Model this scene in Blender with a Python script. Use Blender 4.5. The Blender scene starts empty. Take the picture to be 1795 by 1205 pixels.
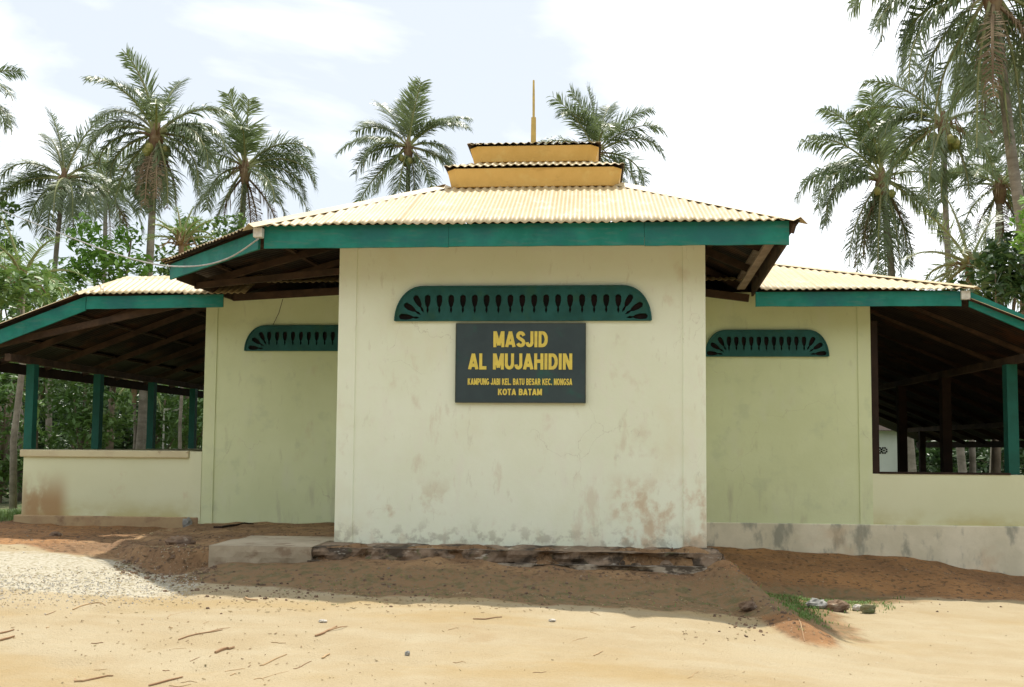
import bpy, math, random
from math import sin, cos, pi, radians, sqrt, exp
from mathutils import Vector as V, Matrix, noise

random.seed(7)
sc = bpy.context.scene
COL = sc.collection

# ------------------------------------------------------------------ camera
YAW, PITCH, ROLL, EYE = radians(4.4), radians(3.77), .008, 1.55
FPX, CX, CY = 1700.0, 897.5, 672.5
cam_d = bpy.data.cameras.new('camera')
cam = bpy.data.objects.new('camera', cam_d)
COL.objects.link(cam)
CM = Matrix.Rotation(YAW, 3, 'Z') @ Matrix.Rotation(pi / 2 + PITCH, 3, 'X') @ Matrix.Rotation(ROLL, 3, 'Z')
cam.matrix_world = Matrix.Translation((0, 0, EYE)) @ CM.to_4x4()
cam_d.sensor_width = 36
cam_d.lens = FPX * 36 / 1795
cam_d.shift_y = (CY - 602.5) / 1795
cam_d.clip_end = 3000
sc.camera = cam
CAMP = V((0, 0, EYE))


def PY(px, py, Y):      # world point on the sight line of a photo pixel at depth Y
    d = CM @ V(((px - CX) / FPX, (CY - py) / FPX, -1))
    return CAMP + d * (Y / d.y)


def PZ(px, py, Z):
    d = CM @ V(((px - CX) / FPX, (CY - py) / FPX, -1))
    return CAMP + d * ((Z - EYE) / d.z)


# ------------------------------------------------------------------ world and sun
SUN_EL = radians(68)
world = bpy.data.worlds.new("World")
sc.world = world
world.use_nodes = True
nt = world.node_tree
nt.nodes.clear()
wo = nt.nodes.new('ShaderNodeOutputWorld')
bg = nt.nodes.new('ShaderNodeBackground')
sky = nt.nodes.new('ShaderNodeTexSky')
sky.sky_type = 'NISHITA'
sky.sun_disc = False
sky.sun_elevation = SUN_EL
sky.sun_rotation = 0.0
sky.air_density = 1.0
sky.dust_density = 1.5
tc = nt.nodes.new('ShaderNodeTexCoord')
mp = nt.nodes.new('ShaderNodeMapping')
mp.inputs['Scale'].default_value = (1, 1, 3.2)
mp.inputs['Location'].default_value = (3.1, .7, .2)
n1 = nt.nodes.new('ShaderNodeTexNoise')
n1.inputs['Scale'].default_value = 2.1
n1.inputs['Detail'].default_value = 7
n1.inputs['Roughness'].default_value = .52
n1.inputs['Distortion'].default_value = .5
cr = nt.nodes.new('ShaderNodeValToRGB')
cr.color_ramp.elements[0].position = .42
cr.color_ramp.elements[0].color = (0, 0, 0, 1)
cr.color_ramp.elements[1].position = .78
cr.color_ramp.elements[1].color = (1, 1, 1, 1)
mx = nt.nodes.new('ShaderNodeMix')
mx.data_type = 'RGBA'
mx.inputs['B'].default_value = (9.6, 9.7, 9.9, 1)
nt.links.new(tc.outputs['Generated'], mp.inputs['Vector'])
nt.links.new(mp.outputs[0], n1.inputs['Vector'])
nt.links.new(n1.outputs['Fac'], cr.inputs[0])
nt.links.new(cr.outputs[0], mx.inputs['Factor'])
veil = nt.nodes.new('ShaderNodeMix')      # thin high cloud over the blue
veil.data_type = 'RGBA'
veil.inputs['Factor'].default_value = .8
veil.inputs['B'].default_value = (4.3, 4.5, 4.6, 1)
nt.links.new(sky.outputs[0], veil.inputs['A'])
nt.links.new(veil.outputs['Result'], mx.inputs['A'])
nt.links.new(mx.outputs['Result'], bg.inputs['Color'])
bg.inputs['Strength'].default_value = .1
nt.links.new(bg.outputs[0], wo.inputs[0])

sun_d = bpy.data.lights.new('sun', 'SUN')
sun_d.energy = 2.4
sun_d.angle = radians(.9)
sun_d.color = (1, .95, .86)
sun = bpy.data.objects.new('sun', sun_d)
COL.objects.link(sun)
sun.rotation_euler = (-(pi / 2 - SUN_EL), 0, 0)      # light travels towards -Y and down
sun.location = (0, 30, 60)

sc.view_settings.view_transform = 'Standard'
sc.view_settings.look = 'None'
sc.view_settings.exposure = 1.08
sc.view_settings.gamma = 1


# ------------------------------------------------------------------ materials
def mat(name, c1, c2=None, scale=3.0, rough=.8, detail=5, bump=0.0, bscale=None, layers=(), metal=0, spec=.3,
        stretch=(1, 1, 1), lo=.35, hi=.65, trans=0.0):
    """noise mix of two paint/earth colours, plus stain layers (colour, scale, lo, hi, stretch, strength)"""
    m = bpy.data.materials.new(name)
    m.use_nodes = True
    t = m.node_tree
    N, L = t.nodes, t.links
    b = N['Principled BSDF']
    b.inputs['Roughness'].default_value = rough
    b.inputs['Metallic'].default_value = metal
    b.inputs['Specular IOR Level'].default_value = spec
    co = N.new('ShaderNodeTexCoord')

    def nz(sc_, st, det=5, off=0):
        p = N.new('ShaderNodeMapping')
        p.inputs['Scale'].default_value = st
        p.inputs['Location'].default_value = (off, off * .7, off * 1.3)
        L.new(co.outputs['Object'], p.inputs[0])
        n = N.new('ShaderNodeTexNoise')
        n.inputs['Scale'].default_value = sc_
        n.inputs['Detail'].default_value = det
        n.inputs['Roughness'].default_value = .6
        L.new(p.outputs[0], n.inputs['Vector'])
        return n.outputs['Fac']

    def ramp(s, lo_, hi_):
        r = N.new('ShaderNodeMapRange')
        r.inputs['From Min'].default_value = lo_
        r.inputs['From Max'].default_value = hi_
        r.interpolation_type = 'SMOOTHSTEP'
        L.new(s, r.inputs[0])
        return r.outputs[0]

    def mixc(f, a, bcol):
        x = N.new('ShaderNodeMix')
        x.data_type = 'RGBA'
        if hasattr(f, 'links'):
            L.new(f, x.inputs['Factor'])
        else:
            x.inputs['Factor'].default_value = f
        for k, q in (('A', a), ('B', bcol)):
            if hasattr(q, 'links'):
                L.new(q, x.inputs[k])
            else:
                x.inputs[k].default_value = (*q, 1)
        return x.outputs['Result']
    cur = mixc(ramp(nz(scale, stretch, detail), lo, hi), c1, c2 or c1)
    for i, (c, s_, l_, h_, st, k) in enumerate(layers):
        f = ramp(nz(s_, st, 6, 3.3 + i * 5), l_, h_)
        mu = N.new('ShaderNodeMath')
        mu.operation = 'MULTIPLY'
        mu.inputs[1].default_value = k
        L.new(f, mu.inputs[0])
        cur = mixc(mu.outputs[0], cur, c)
    L.new(cur, b.inputs['Base Color'])
    if bump:
        bp = N.new('ShaderNodeBump')
        bp.inputs['Strength'].default_value = bump
        bp.inputs['Distance'].default_value = .02
        L.new(nz(bscale or scale * 4, (1, 1, 1), 6, 1.7), bp.inputs['Height'])
        L.new(bp.outputs[0], b.inputs['Normal'])
    if trans:
        tr = N.new('ShaderNodeBsdfTranslucent')
        L.new(cur, tr.inputs[0])
        ms = N.new('ShaderNodeMixShader')
        ms.inputs[0].default_value = trans
        L.new(b.outputs[0], ms.inputs[1])
        L.new(tr.outputs[0], ms.inputs[2])
        L.new(ms.outputs[0], N['Material Output'].inputs[0])
    m['mix'] = 1
    return m, (N, L, b, co, nz, ramp, mixc, cur)


M = {}


def mk(name, *a, **k):
    M[name], ctx = mat(name, *a, **k)
    return ctx


def zstain(ctx, col, z0, z1, strength=.8, nscale=3.0, st=(1, 1, .4), thr=(.35, .6), box=None):
    """dirt of its own shape: noise patches within a height range (and optional x range)"""
    N, L, b, co, nz, ramp, mixc, cur = ctx
    sx = N.new('ShaderNodeSeparateXYZ')
    L.new(co.outputs['Object'], sx.inputs[0])
    f = ramp(sx.outputs['Z'], z0, z1)
    g = ramp(nz(nscale, st, 7, 8.1 + len(N)), *thr)
    mu = N.new('ShaderNodeMath'); mu.operation = 'MULTIPLY'
    L.new(f, mu.inputs[0]); L.new(g, mu.inputs[1])
    out = mu.outputs[0]
    if box:
        for lo_, hi_ in ((box[0], box[0] + .25), (box[1], box[1] - .25)):
            m3 = N.new('ShaderNodeMath'); m3.operation = 'MULTIPLY'
            L.new(out, m3.inputs[0]); L.new(ramp(sx.outputs['X'], lo_, hi_), m3.inputs[1])
            out = m3.outputs[0]
    m2 = N.new('ShaderNodeMath'); m2.operation = 'MULTIPLY'; m2.inputs[1].default_value = strength
    L.new(out, m2.inputs[0])
    c = mixc(m2.outputs[0], cur, col)
    L.new(c, b.inputs['Base Color'])
    return (N, L, b, co, nz, ramp, mixc, c)


def cracks(ctx, col=(.35, .30, .2), sc_=.9, width=.003, strength=.3, thr=(.5, .6)):
    N, L, b, co, nz, ramp, mixc, cur = ctx
    mp_ = N.new('ShaderNodeMapping'); mp_.inputs['Location'].default_value = (1.3, 2.2, .7)
    nn_ = N.new('ShaderNodeTexNoise'); nn_.inputs['Scale'].default_value = 3; nn_.inputs['Detail'].default_value = 6
    L.new(co.outputs['Object'], mp_.inputs[0]); L.new(mp_.outputs[0], nn_.inputs['Vector'])
    ad = N.new('ShaderNodeMixRGB'); ad.blend_type = 'LINEAR_LIGHT'; ad.inputs[0].default_value = .22
    L.new(mp_.outputs[0], ad.inputs[1]); L.new(nn_.outputs['Color'], ad.inputs[2])
    vo = N.new('ShaderNodeTexVoronoi'); vo.feature = 'DISTANCE_TO_EDGE'; vo.inputs['Scale'].default_value = sc_
    L.new(ad.outputs[0], vo.inputs['Vector'])
    f = ramp(vo.outputs[0], width, 0)
    g = ramp(nz(1.2, (1, 1, 1), 4, 17), *thr)
    mu = N.new('ShaderNodeMath'); mu.operation = 'MULTIPLY'; L.new(f, mu.inputs[0]); L.new(g, mu.inputs[1])
    m2 = N.new('ShaderNodeMath'); m2.operation = 'MULTIPLY'; m2.inputs[1].default_value = strength; L.new(mu.outputs[0], m2.inputs[0])
    c = mixc(m2.outputs[0], cur, col); L.new(c, b.inputs['Base Color'])
    return (N, L, b, co, nz, ramp, mixc, c)


# painted plaster (object coordinates equal world coordinates for the mosque)
c = mk('plaster_bay', (.86, .90, .73), (.82, .86, .67), .9, .85, bump=.25, bscale=6,
       layers=(((.76, .72, .50), 1.1, .52, .74, (1, 1, .7), .4), ((.62, .60, .45), 14, .60, .72, (1, 1, .35), .35), ((.84, .85, .70), 3.3, .55, .68, (1.4, 1, .5), .5), ((.62, .50, .36), 2.2, .60, .72, (1, 1, .8), .35), ((.84, .84, .70), 6, .5, .7, (1, 1, 1), .35),
               ((.35, .30, .22), 5, .68, .76, (1, 1, .5), .35)))
c = zstain(c, (.60, .44, .28), 1.35, 1.0, .75, 3.4, (1, 1, .8), (.45, .60), (.15, 1.45))
c = zstain(c, (.58, .46, .30), 1.3, .9, .55, 2.6, (1, 1, .9), (.52, .64), (-2.4, -1.2))
c = zstain(c, (.30, .26, .18), .85, .5, .5, 6, (1, 1, 1), (.5, .62))
c = zstain(c, (.62, .50, .36), 3.0, 2.2, .4, 2.1, (1.4, 1, .5), (.58, .68))
c = cracks(c)
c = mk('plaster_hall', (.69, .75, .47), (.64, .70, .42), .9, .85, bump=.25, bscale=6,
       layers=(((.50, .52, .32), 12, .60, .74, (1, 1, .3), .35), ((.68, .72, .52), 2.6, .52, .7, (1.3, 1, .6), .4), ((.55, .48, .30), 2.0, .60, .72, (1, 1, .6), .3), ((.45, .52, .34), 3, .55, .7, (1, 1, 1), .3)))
c = zstain(c, (.40, .38, .28), 1.2, .9, .5, 2.1, (1.6, 1, .3), (.52, .68))
c = cracks(c, sc_=.7)
c = mk('plaster_low', (.74, .76, .52), (.70, .72, .48), .8, .85, bump=.12, bscale=9,
       layers=(((.58, .44, .26), 1.6, .62, .75, (1, 1, .8), .5),))
c = zstain(c, (.50, .44, .16), .85, .5, .7, 2.1, (.6, 1, 1), (.35, .6))
c = zstain(c, (.42, .26, .12), 1.25, .7, .9, 1.3, (1, 1, .6), (.38, .5), (-8.2, -7.3))
c = mk('coping_plaster', (.66, .60, .38), (.58, .50, .32), 2, .85, bump=.15,
       layers=(((.35, .25, .14), 7, .62, .74, (1, 1, 1), .7),))
c = mk('plinth_plaster', (.78, .73, .56), (.66, .62, .46), 2.2, .9, bump=.3,
       layers=(((.26, .27, .22), 3.2, .50, .66, (1.3, 1, .6), .75), ((.60, .45, .28), 1.3, .55, .7, (1, 1, 1), .5)))
c = mk('plinth_soil', (.40, .27, .15), (.48, .36, .20), 2, .95, bump=.4,
       layers=(((.22, .13, .08), 4, .5, .7, (1, 1, 1), .7),))
c = mk('concrete_old', (.30, .22, .15), (.19, .135, .09), 3, .95, bump=.7, bscale=14,
       layers=(((.055, .042, .03), 3.4, .46, .60, (1, 1, 1.6), .92), ((.60, .55, .45), 5, .60, .70, (1, 1, 2.5), .7),
               ((.10, .12, .05), 7, .58, .7, (1, 1, 1), .7)))
c = mk('concrete_plain', (.46, .39, .28), (.36, .30, .21), 2.5, .95, bump=.5, bscale=14,
       layers=(((.24, .17, .11), 3.5, .54, .66, (1, 1, 1.5), .8),))
c = mk('concrete_pale', (.44, .38, .29), (.36, .30, .22), 3, .95, bump=.6, bscale=14,
       layers=(((.06, .045, .03), 4.5, .44, .56, (1, 1, 2.5), .9),))
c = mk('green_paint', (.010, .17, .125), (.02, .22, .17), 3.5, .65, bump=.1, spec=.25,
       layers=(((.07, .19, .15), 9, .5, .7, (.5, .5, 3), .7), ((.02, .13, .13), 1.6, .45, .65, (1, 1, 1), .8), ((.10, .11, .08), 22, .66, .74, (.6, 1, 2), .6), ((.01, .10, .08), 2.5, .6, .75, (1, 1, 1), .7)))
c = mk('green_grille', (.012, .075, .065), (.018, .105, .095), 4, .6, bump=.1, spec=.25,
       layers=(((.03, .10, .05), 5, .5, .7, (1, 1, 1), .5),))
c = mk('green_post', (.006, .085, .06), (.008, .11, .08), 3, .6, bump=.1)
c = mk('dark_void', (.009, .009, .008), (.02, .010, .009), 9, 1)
c = mk('roof_paint', (.54, .425, .235), (.47, .365, .19), 1.2, .5, bump=.05, spec=.4,
       layers=(((.34, .22, .10), 3.0, .56, .76, (5, .5, .5), .45), ((.66, .60, .44), 4, .5, .7, (1, 1, 1), .5), ((.40, .22, .09), 2.2, .64, .78, (1.5, 1.5, 1), .6)))
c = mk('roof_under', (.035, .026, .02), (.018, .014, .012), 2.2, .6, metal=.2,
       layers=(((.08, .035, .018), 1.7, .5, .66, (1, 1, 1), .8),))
c = mk('yellow_board', (.80, .50, .15), (.72, .44, .12), 3, .65, bump=.1,
       layers=(((.45, .22, .05), 4, .62, .78, (.6, .6, 2), .7), ((.82, .60, .22), 6, .55, .7, (1, 1, 1), .4)))
c = mk('mast_paint', (.62, .44, .12), (.50, .36, .12), 6, .6)
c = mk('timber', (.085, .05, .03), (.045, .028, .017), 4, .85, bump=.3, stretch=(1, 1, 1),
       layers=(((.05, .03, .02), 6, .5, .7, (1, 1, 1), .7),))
c = mk('timber_dark_shade', (.022, .013, .009), (.035, .02, .013), 4, .9)  # dark timber; also paints shade on the deep posts, rafters and purlins
c = mk('timber_grey', (.34, .26, .20), (.24, .18, .14), 5, .9, bump=.3)
c = mk('white_paint', (.72, .70, .62), (.55, .52, .45), 14, .6)
c = mk('cable_grey', (.50, .48, .45), (.35, .33, .3), 9, .6)
c = mk('sign_board', (.035, .055, .062), (.045, .07, .075), 3, .45, spec=.35,
       layers=(((.02, .13, .09), 3, .56, .72, (1, 1, 1), .6),))
c = mk('sign_rim', (.05, .07, .05), (.10, .10, .07), 9, .6)
c = mk('letter_yellow', (.82, .66, .12), (.74, .58, .12), 20, .5)
c = mk('far_white', (.62, .66, .56), (.58, .62, .52), 2, .8)
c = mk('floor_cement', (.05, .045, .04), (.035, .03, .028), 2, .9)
c = mk('stone_brown', (.24, .16, .10), (.12, .08, .055), 7, .95, bump=.8, bscale=20,
       layers=(((.40, .34, .26), 9, .56, .7, (1, 1, 1), .7),))
c = mk('stone_pale', (.55, .52, .46), (.42, .38, .31), 8, .9, bump=.5, bscale=20)
c = mk('stone_moss', (.22, .20, .12), (.10, .12, .05), 8, .95, bump=.8, bscale=20)
c = mk('stone_grey', (.22, .22, .20), (.36, .35, .32), 14, .95, bump=.9, bscale=25)
c = mk('twig_brown', (.26, .15, .08), (.40, .27, .15), 3, .9)
c = mk('twig_pale', (.48, .33, .18), (.36, .24, .12), 3, .9)
c = mk('trunk_palm', (.30, .26, .21), (.20, .17, .13), 2, .95, bump=.4,
       layers=(((.12, .10, .07), 1.3, .44, .62, (1, 1, 5), .55), ((.36, .34, .28), 5, .55, .7, (1, 1, 1), .5)))
c = mk('trunk_bark', (.22, .17, .12), (.13, .10, .07), 3, .95, bump=.5)
c = mk('trunk_pale', (.32, .28, .22), (.20, .17, .13), 4, .95, bump=.4, layers=(((.12, .10, .07), 7, .55, .7, (1, 1, 1), .7),))
c = mk('palm_leaf', (.12, .17, .065), (.20, .25, .115), .35, .38, spec=.6, trans=.34, detail=3,
       layers=(((.30, .32, .20), .5, .55, .75, (1, 1, 1), .35),))
c = mk('palm_leaf_bright', (.15, .27, .06), (.23, .34, .10), .4, .45, spec=.45, trans=.3, detail=3)
c = mk('palm_dead', (.28, .20, .12), (.18, .12, .075), 1, .9, trans=.1)
c = mk('rachis', (.24, .27, .10), (.30, .28, .14), 1, .6)
c = mk('husk', (.16, .09, .05), (.25, .18, .10), 3, .95)
c = mk('coconut', (.30, .26, .08), (.20, .22, .06), 4, .6)
c = mk('leaf_bright', (.13, .27, .04), (.21, .36, .07), .6, .5, trans=.3, detail=3)
c = mk('leaf_mid', (.085, .17, .035), (.15, .24, .06), .6, .45, spec=.5, trans=.25, detail=3,
       layers=(((.15, .16, .05), .8, .55, .7, (1, 1, 1), .5),))
c = mk('leaf_dark', (.035, .075, .022), (.06, .11, .03), .7, .4, spec=.5, trans=.2, detail=3)
c = mk('grass', (.12, .22, .05), (.20, .28, .09), 1.5, .6, trans=.25)
c = mk('litter', (.26, .18, .10), (.42, .33, .18), 3, .9, layers=(((.10, .11, .04), 5, .5, .65, (1, 1, 1), .7),))


# ------------------------------------------------------------------ mesh helpers
class MB:
    def __init__(s):
        s.v, s.f, s.m = [], [], []

    def face(s, pts, mi=0):
        i = len(s.v)
        s.v += [tuple(p) for p in pts]
        s.f.append(tuple(range(i, i + len(pts))))
        s.m.append(mi)

    def box(s, x0, x1, y0, y1, z0, z1, mi=0):
        i = len(s.v)
        for z in (z0, z1):
            s.v += [(x0, y0, z), (x1, y0, z), (x1, y1, z), (x0, y1, z)]
        for q in ((0, 3, 2, 1), (4, 5, 6, 7), (0, 1, 5, 4), (1, 2, 6, 5), (2, 3, 7, 6), (3, 0, 4, 7)):
            s.f.append(tuple(i + k for k in q)); s.m.append(mi)

    def prism(s, low, high, mi=0):
        """closed solid between two polygons with equal point counts"""
        i, n = len(s.v), len(low)
        s.v += [tuple(p) for p in low] + [tuple(p) for p in high]
        s.f.append(tuple(i + k for k in reversed(range(n)))); s.m.append(mi)
        s.f.append(tuple(i + n + k for k in range(n))); s.m.append(mi)
        for k in range(n):
            j = (k + 1) % n
            s.f.append((i + k, i + j, i + n + j, i + n + k)); s.m.append(mi)

    def beam(s, a, b, w, h, up=V((0, 0, 1)), mi=0):
        """bar from a to b: w wide, h deep (along up), centred"""
        a, b = V(a), V(b)
        d = (b - a).normalized()
        sd = d.cross(up).normalized()
        u = sd.cross(d).normalized()
        q = [sd * w / 2 * i + u * h / 2 * j for i, j in ((-1, -1), (1, -1), (1, 1), (-1, 1))]
        s.prism([a + k for k in q], [b + k for k in q], mi)

    def tube(s, pts, rads, n=8, mi=0, cap=True):
        rings = []
        pts = [V(p) for p in pts]
        prev = None
        for k, p in enumerate(pts):
            d = (pts[min(k + 1, len(pts) - 1)] - pts[max(k - 1, 0)]).normalized()
            if prev is None:
                a = d.orthogonal().normalized()
            else:
                a = (prev - d * prev.dot(d))
                a = a.normalized() if a.length > 1e-6 else d.orthogonal().normalized()
            prev = a
            b2 = d.cross(a)
            i = len(s.v)
            r = rads[k] if hasattr(rads, '__len__') else rads
            s.v += [tuple(p + (a * cos(t * 2 * pi / n) + b2 * sin(t * 2 * pi / n)) * r) for t in range(n)]
            rings.append(i)
        for a, b in zip(rings, rings[1:]):
            for t in range(n):
                u = (t + 1) % n
                s.f.append((a + t, a + u, b + u, b + t)); s.m.append(mi)
        if cap:
            s.f.append(tuple(rings[0] + t for t in reversed(range(n)))); s.m.append(mi)
            s.f.append(tuple(rings[-1] + t for t in range(n))); s.m.append(mi)

    def build(s, name, mats, parent=None, smooth=False):
        me = bpy.data.meshes.new(name)
        if not isinstance(mats, (list, tuple)):
            mats = [mats]
        o = bpy.data.objects.new(name, me)
        off = root_of(parent) if parent else V((0, 0, 0))
        me.from_pydata([(x - off.x, y - off.y, z - off.z) for x, y, z in s.v], [], s.f)
        for m_ in mats:
            me.materials.append(M[m_])
        if len(mats) > 1:
            me.polygons.foreach_set('material_index', s.m)
        if smooth:
            me.polygons.foreach_set('use_smooth', [True] * len(s.f))
        me.update()
        COL.objects.link(o)
        if parent:
            o.parent = parent
        return o


def root_of(o):
    p = V((0, 0, 0))
    while o:
        p += o.location
        o = o.parent
    return p


def tag(o, label=None, cat=None, group=None, kind=None):
    if label: o['label'] = label
    if cat: o['category'] = cat
    if group: o['group'] = group
    if kind: o['kind'] = kind
    return o


def empty(name, loc, label, cat, group=None):
    o = bpy.data.objects.new(name, None)
    COL.objects.link(o)
    o.location = loc
    o.empty_display_size = .3
    return tag(o, label, cat, group)


def own_origin(o, loc):
    """move a top-level mesh's origin to its base"""
    loc = V(loc)
    o.data.transform(Matrix.Translation(-loc))
    o.location = loc
    return o


def corr(poly, eave_dir, period=.092, amp=.010, seed=0, sag=.006, fray=.007, nn=5):
    """corrugated sheet metal over a convex polygon; ribs run up the slope"""
    rnd = random.Random(seed)
    poly = [V(p) for p in poly]
    e = V(eave_dir).normalized()
    nrm = (poly[1] - poly[0]).cross(poly[2] - poly[0]).normalized()
    if nrm.z < 0: nrm = -nrm
    up = nrm.cross(e).normalized()
    if up.z < 0: up = -up
    o = poly[0]
    q = [((p - o).dot(e), (p - o).dot(up)) for p in poly]
    e0, e1 = min(a for a, _ in q), max(a for a, _ in q)
    n = max(8, int((e1 - e0) / period * 8))
    mb = MB()
    cols = []
    sheet_off = {}
    for i in range(n + 1):
        x = e0 + (e1 - e0) * min(max(i / n, 1e-5), 1 - 1e-5)
        ys = []
        for (a, b), (c_, d) in zip(q, q[1:] + q[:1]):
            if (a - x) * (c_ - x) <= 0 and abs(a - c_) > 1e-9:
                ys.append(b + (d - b) * (x - a) / (c_ - a))
        lo, hi = min(ys), max(ys)
        k = int(x / .76 + 100)
        if k not in sheet_off: sheet_off[k] = rnd.uniform(-fray, fray)
        lo2 = lo + (sheet_off[k] if hi - lo > .1 else 0)
        z = amp * sin(2 * pi * x / period) + (.006 if k % 2 else 0)
        col = []
        for j in range(nn + 1):
            y = lo2 + (hi - lo2) * j / nn
            w = sag * noise.noise(V((x * 1.1, y * 1.1, seed)))
            col.append(o + e * x + up * y + nrm * (z + w))
        cols.append(col)
    i0 = 0
    for cc in cols: mb.v += [tuple(p) for p in cc]
    for i in range(n):
        for j in range(nn):
            a = i * (nn + 1) + j
            mb.f.append((a, a + nn + 1, a + nn + 2, a + 1)); mb.m.append(0)
    # make normals point up
    f = mb.f[len(mb.f) // 2]
    nn_ = (V(mb.v[f[1]]) - V(mb.v[f[0]])).cross(V(mb.v[f[2]]) - V(mb.v[f[0]]))
    if nn_.z < 0: mb.f = [tuple(reversed(g)) for g in mb.f]
    return mb


def roof_sheet(name, poly, ed, parent, seed=0, **k):
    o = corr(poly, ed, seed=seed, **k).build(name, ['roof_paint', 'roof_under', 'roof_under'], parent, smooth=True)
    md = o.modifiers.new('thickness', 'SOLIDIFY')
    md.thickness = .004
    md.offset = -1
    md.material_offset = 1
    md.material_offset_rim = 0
    return o


# ------------------------------------------------------------------ ground
def ss(a, b, x):
    t = min(1, max(0, (x - a) / (b - a)))
    return t * t * (3 - 2 * t)


LX = [(-60, .5), (-8, .42), (-6, .38), (-4, .27), (-1, .22), (.8, .15), (1.6, .05), (2.5, -.06), (5, -.13), (9, -.25), (60, -.3)]


def lev(x):
    for (a, b), (c_, d) in zip(LX, LX[1:]):
        if x <= c_:
            return b + (d - b) * max(0, (x - a) / (c_ - a))
    return LX[-1][1]


def edge_y(x):      # front lip of the soil plateau left of the platform
    return 9.95 + (.35 * ss(-4.2, -5.2, x) + .6 * ss(-5.2, -6.8, x)) + .10 * noise.noise(V((x * 2.3, 1.7, 0)))


def gz(x, y):
    z = lev(x)
    z = .08 + (z - .08) * ss(3.5, 8.2, y)
    if y > 14: z = z * (1 - ss(14, 17, y)) + .2 * ss(14, 17, y)
    n = noise.noise(V((x * .9, y * .9, 0))) * .02 + noise.noise(V((x * 3.3, y * 3.3, 4))) * .008
    soil = 0.0
    moss_shade = 0.0
    if -9.5 < x < 1.6 and y > 9:
        # plateau in front of the left hall wall
        f = ss(-9.5, -6.5, x) * (1 - ss(-3.0, -2.6, x) * (1 - ss(13, 13.4, y)) * 0)
        ey = edge_y(x)
        w = .12 + 1.6 * ss(-4.9, -6.2, x)
        k = ss(ey, ey + w, y) * (1 - ss(1.0, 1.5, x))
        top = (.35 if x < -5.45 else .47) if x < -5.6 or x > -5.3 else .35 + .12 * ss(-5.6, -5.3, x)
        top = top - .03 * (1 - ss(ey, 13.2, y)) + noise.noise(V((x * 2, y * 2, 9))) * .02
        z = z + (top - z) * k * f if top > z else z
        soil = max(soil, ss(ey - .5, ey + .1, y) * ss(-9.3, -7.8, x))
    # earth against the platform; soil and moss tone also paint the bay roof's shadow
    if -4.2 < x < 2.0:
        k = ss(8.85, 9.95, y) * ss(-4.2, -3.4, x) * (1 - ss(1.4, 1.9, x))
        z += (.10 + .07 * ss(-3.0, -2.2, x) + .05 * noise.noise(V((x * 2.2, 5, 1)))) * k * (1 - ss(9.9, 10.2, y))
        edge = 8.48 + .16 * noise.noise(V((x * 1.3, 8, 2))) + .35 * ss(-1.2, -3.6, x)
        shade_soil = ss(edge - .12, edge + .25, y) * ss(-4.3, -3.6, x)
        soil = max(soil, shade_soil)
        moss_shade = max(moss_shade, shade_soil * (1 - ss(edge + .7, edge + 1.5, y)) * .85)
    # washed-out pocket beside the platform's left end
    d = ((x + 4.35) / .42) ** 2 + ((y - 9.75) / .28) ** 2
    z -= .10 * exp(-d)
    # clay berm running forward from the right corner
    t = (9.9 - y) / 2.2
    if -.3 < t < 1.25:
        bx = 1.45 + .42 * t + .05 * sin(y * 3)
        w = .30 - .10 * max(0, t)
        k = exp(-((x - bx) / w) ** 2) * (1 - ss(.75, 1.15, t))
        z += (.19 - .10 * t) * k
        soil = max(soil, min(1, 1.7 * k))
    # bank below the right plinth
    if x > 1.2 and y > 10 and y < 15:
        pz = .24 - .10 * ss(1.6, 4.0, x) - .24 * ss(4.0, 5.9, x) - .1 * ss(5.9, 9, x)
        k = ss(11.2, 13.3, y + .15 * noise.noise(V((x * 1.5, 0, 5)))) ** 1.0
        f = ss(1.2, 1.6, x)
        z = z + (pz - z) * k * f
        soil = max(soil, ss(11.0, 11.6, y + .3 * noise.noise(V((x, 3, 5)))) * f)
        d = ((x - 2.5) / .75) ** 2 + ((y - 11.2) / .45) ** 2
        z -= .09 * exp(-d)
        d = ((x - 2.7) / 1.0) ** 2 + ((y - 11.2) / .55) ** 2
        moss_shade = max(moss_shade, 1.1 * exp(-d))
        soil = max(soil, exp(-d * 1.5))
    if 1.3 < x < 2.6 and 8.2 < y < 11.5:
        k = ss(8.0, 8.8, y) * ss(1.5, 1.9, x) * (1 - ss(2.2, 2.7, x + .3 * noise.noise(V((0, y * 2, 1)))))
        soil = max(soil, .75 * k)
        moss_shade = max(moss_shade, .8 * k)
    rough = .010 + .02 * soil
    z += n + rough * noise.noise(V((x * 4, y * 4, 2))) + soil * .006 * noise.noise(V((x * 9, y * 9, 2)))
    # pale gravel patch on the left
    gr = 0
    if y > 6.5 and x < -2.6:
        gr = ss(7.7, 8.3, y + .5 * noise.noise(V((x * .8, y, 3)))) * (1 - ss(-3.9, -3.2, x)) * (1 - ss(9.6, 10.6, y)) 
    if y < 9 and -8 < x < 8:      # trodden dimples
        d_ = noise.noise(V((x * 3.6, y * 3.6, 31)))
        z -= .05 * max(0, d_ - .22) * (1 - soil)
    veg = 0
    far = max(abs(x) - 12, y - 15, -y - 22)
    if y > 14 or far > 0 or x < -8.3:
        veg = max(ss(14, 15, y), ss(0, 4, far), ss(12.6, 13.3, y) * ss(-8.2, -8.6, x))
    return z, soil, moss_shade, gr, veg


def axis(parts):
    out = []
    for a, b, st in parts:
        n = max(1, int(round((b - a) / st)))
        out += [a + (b - a) * i / n for i in range(n)]
    out.append(parts[-1][1])
    return out


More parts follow.
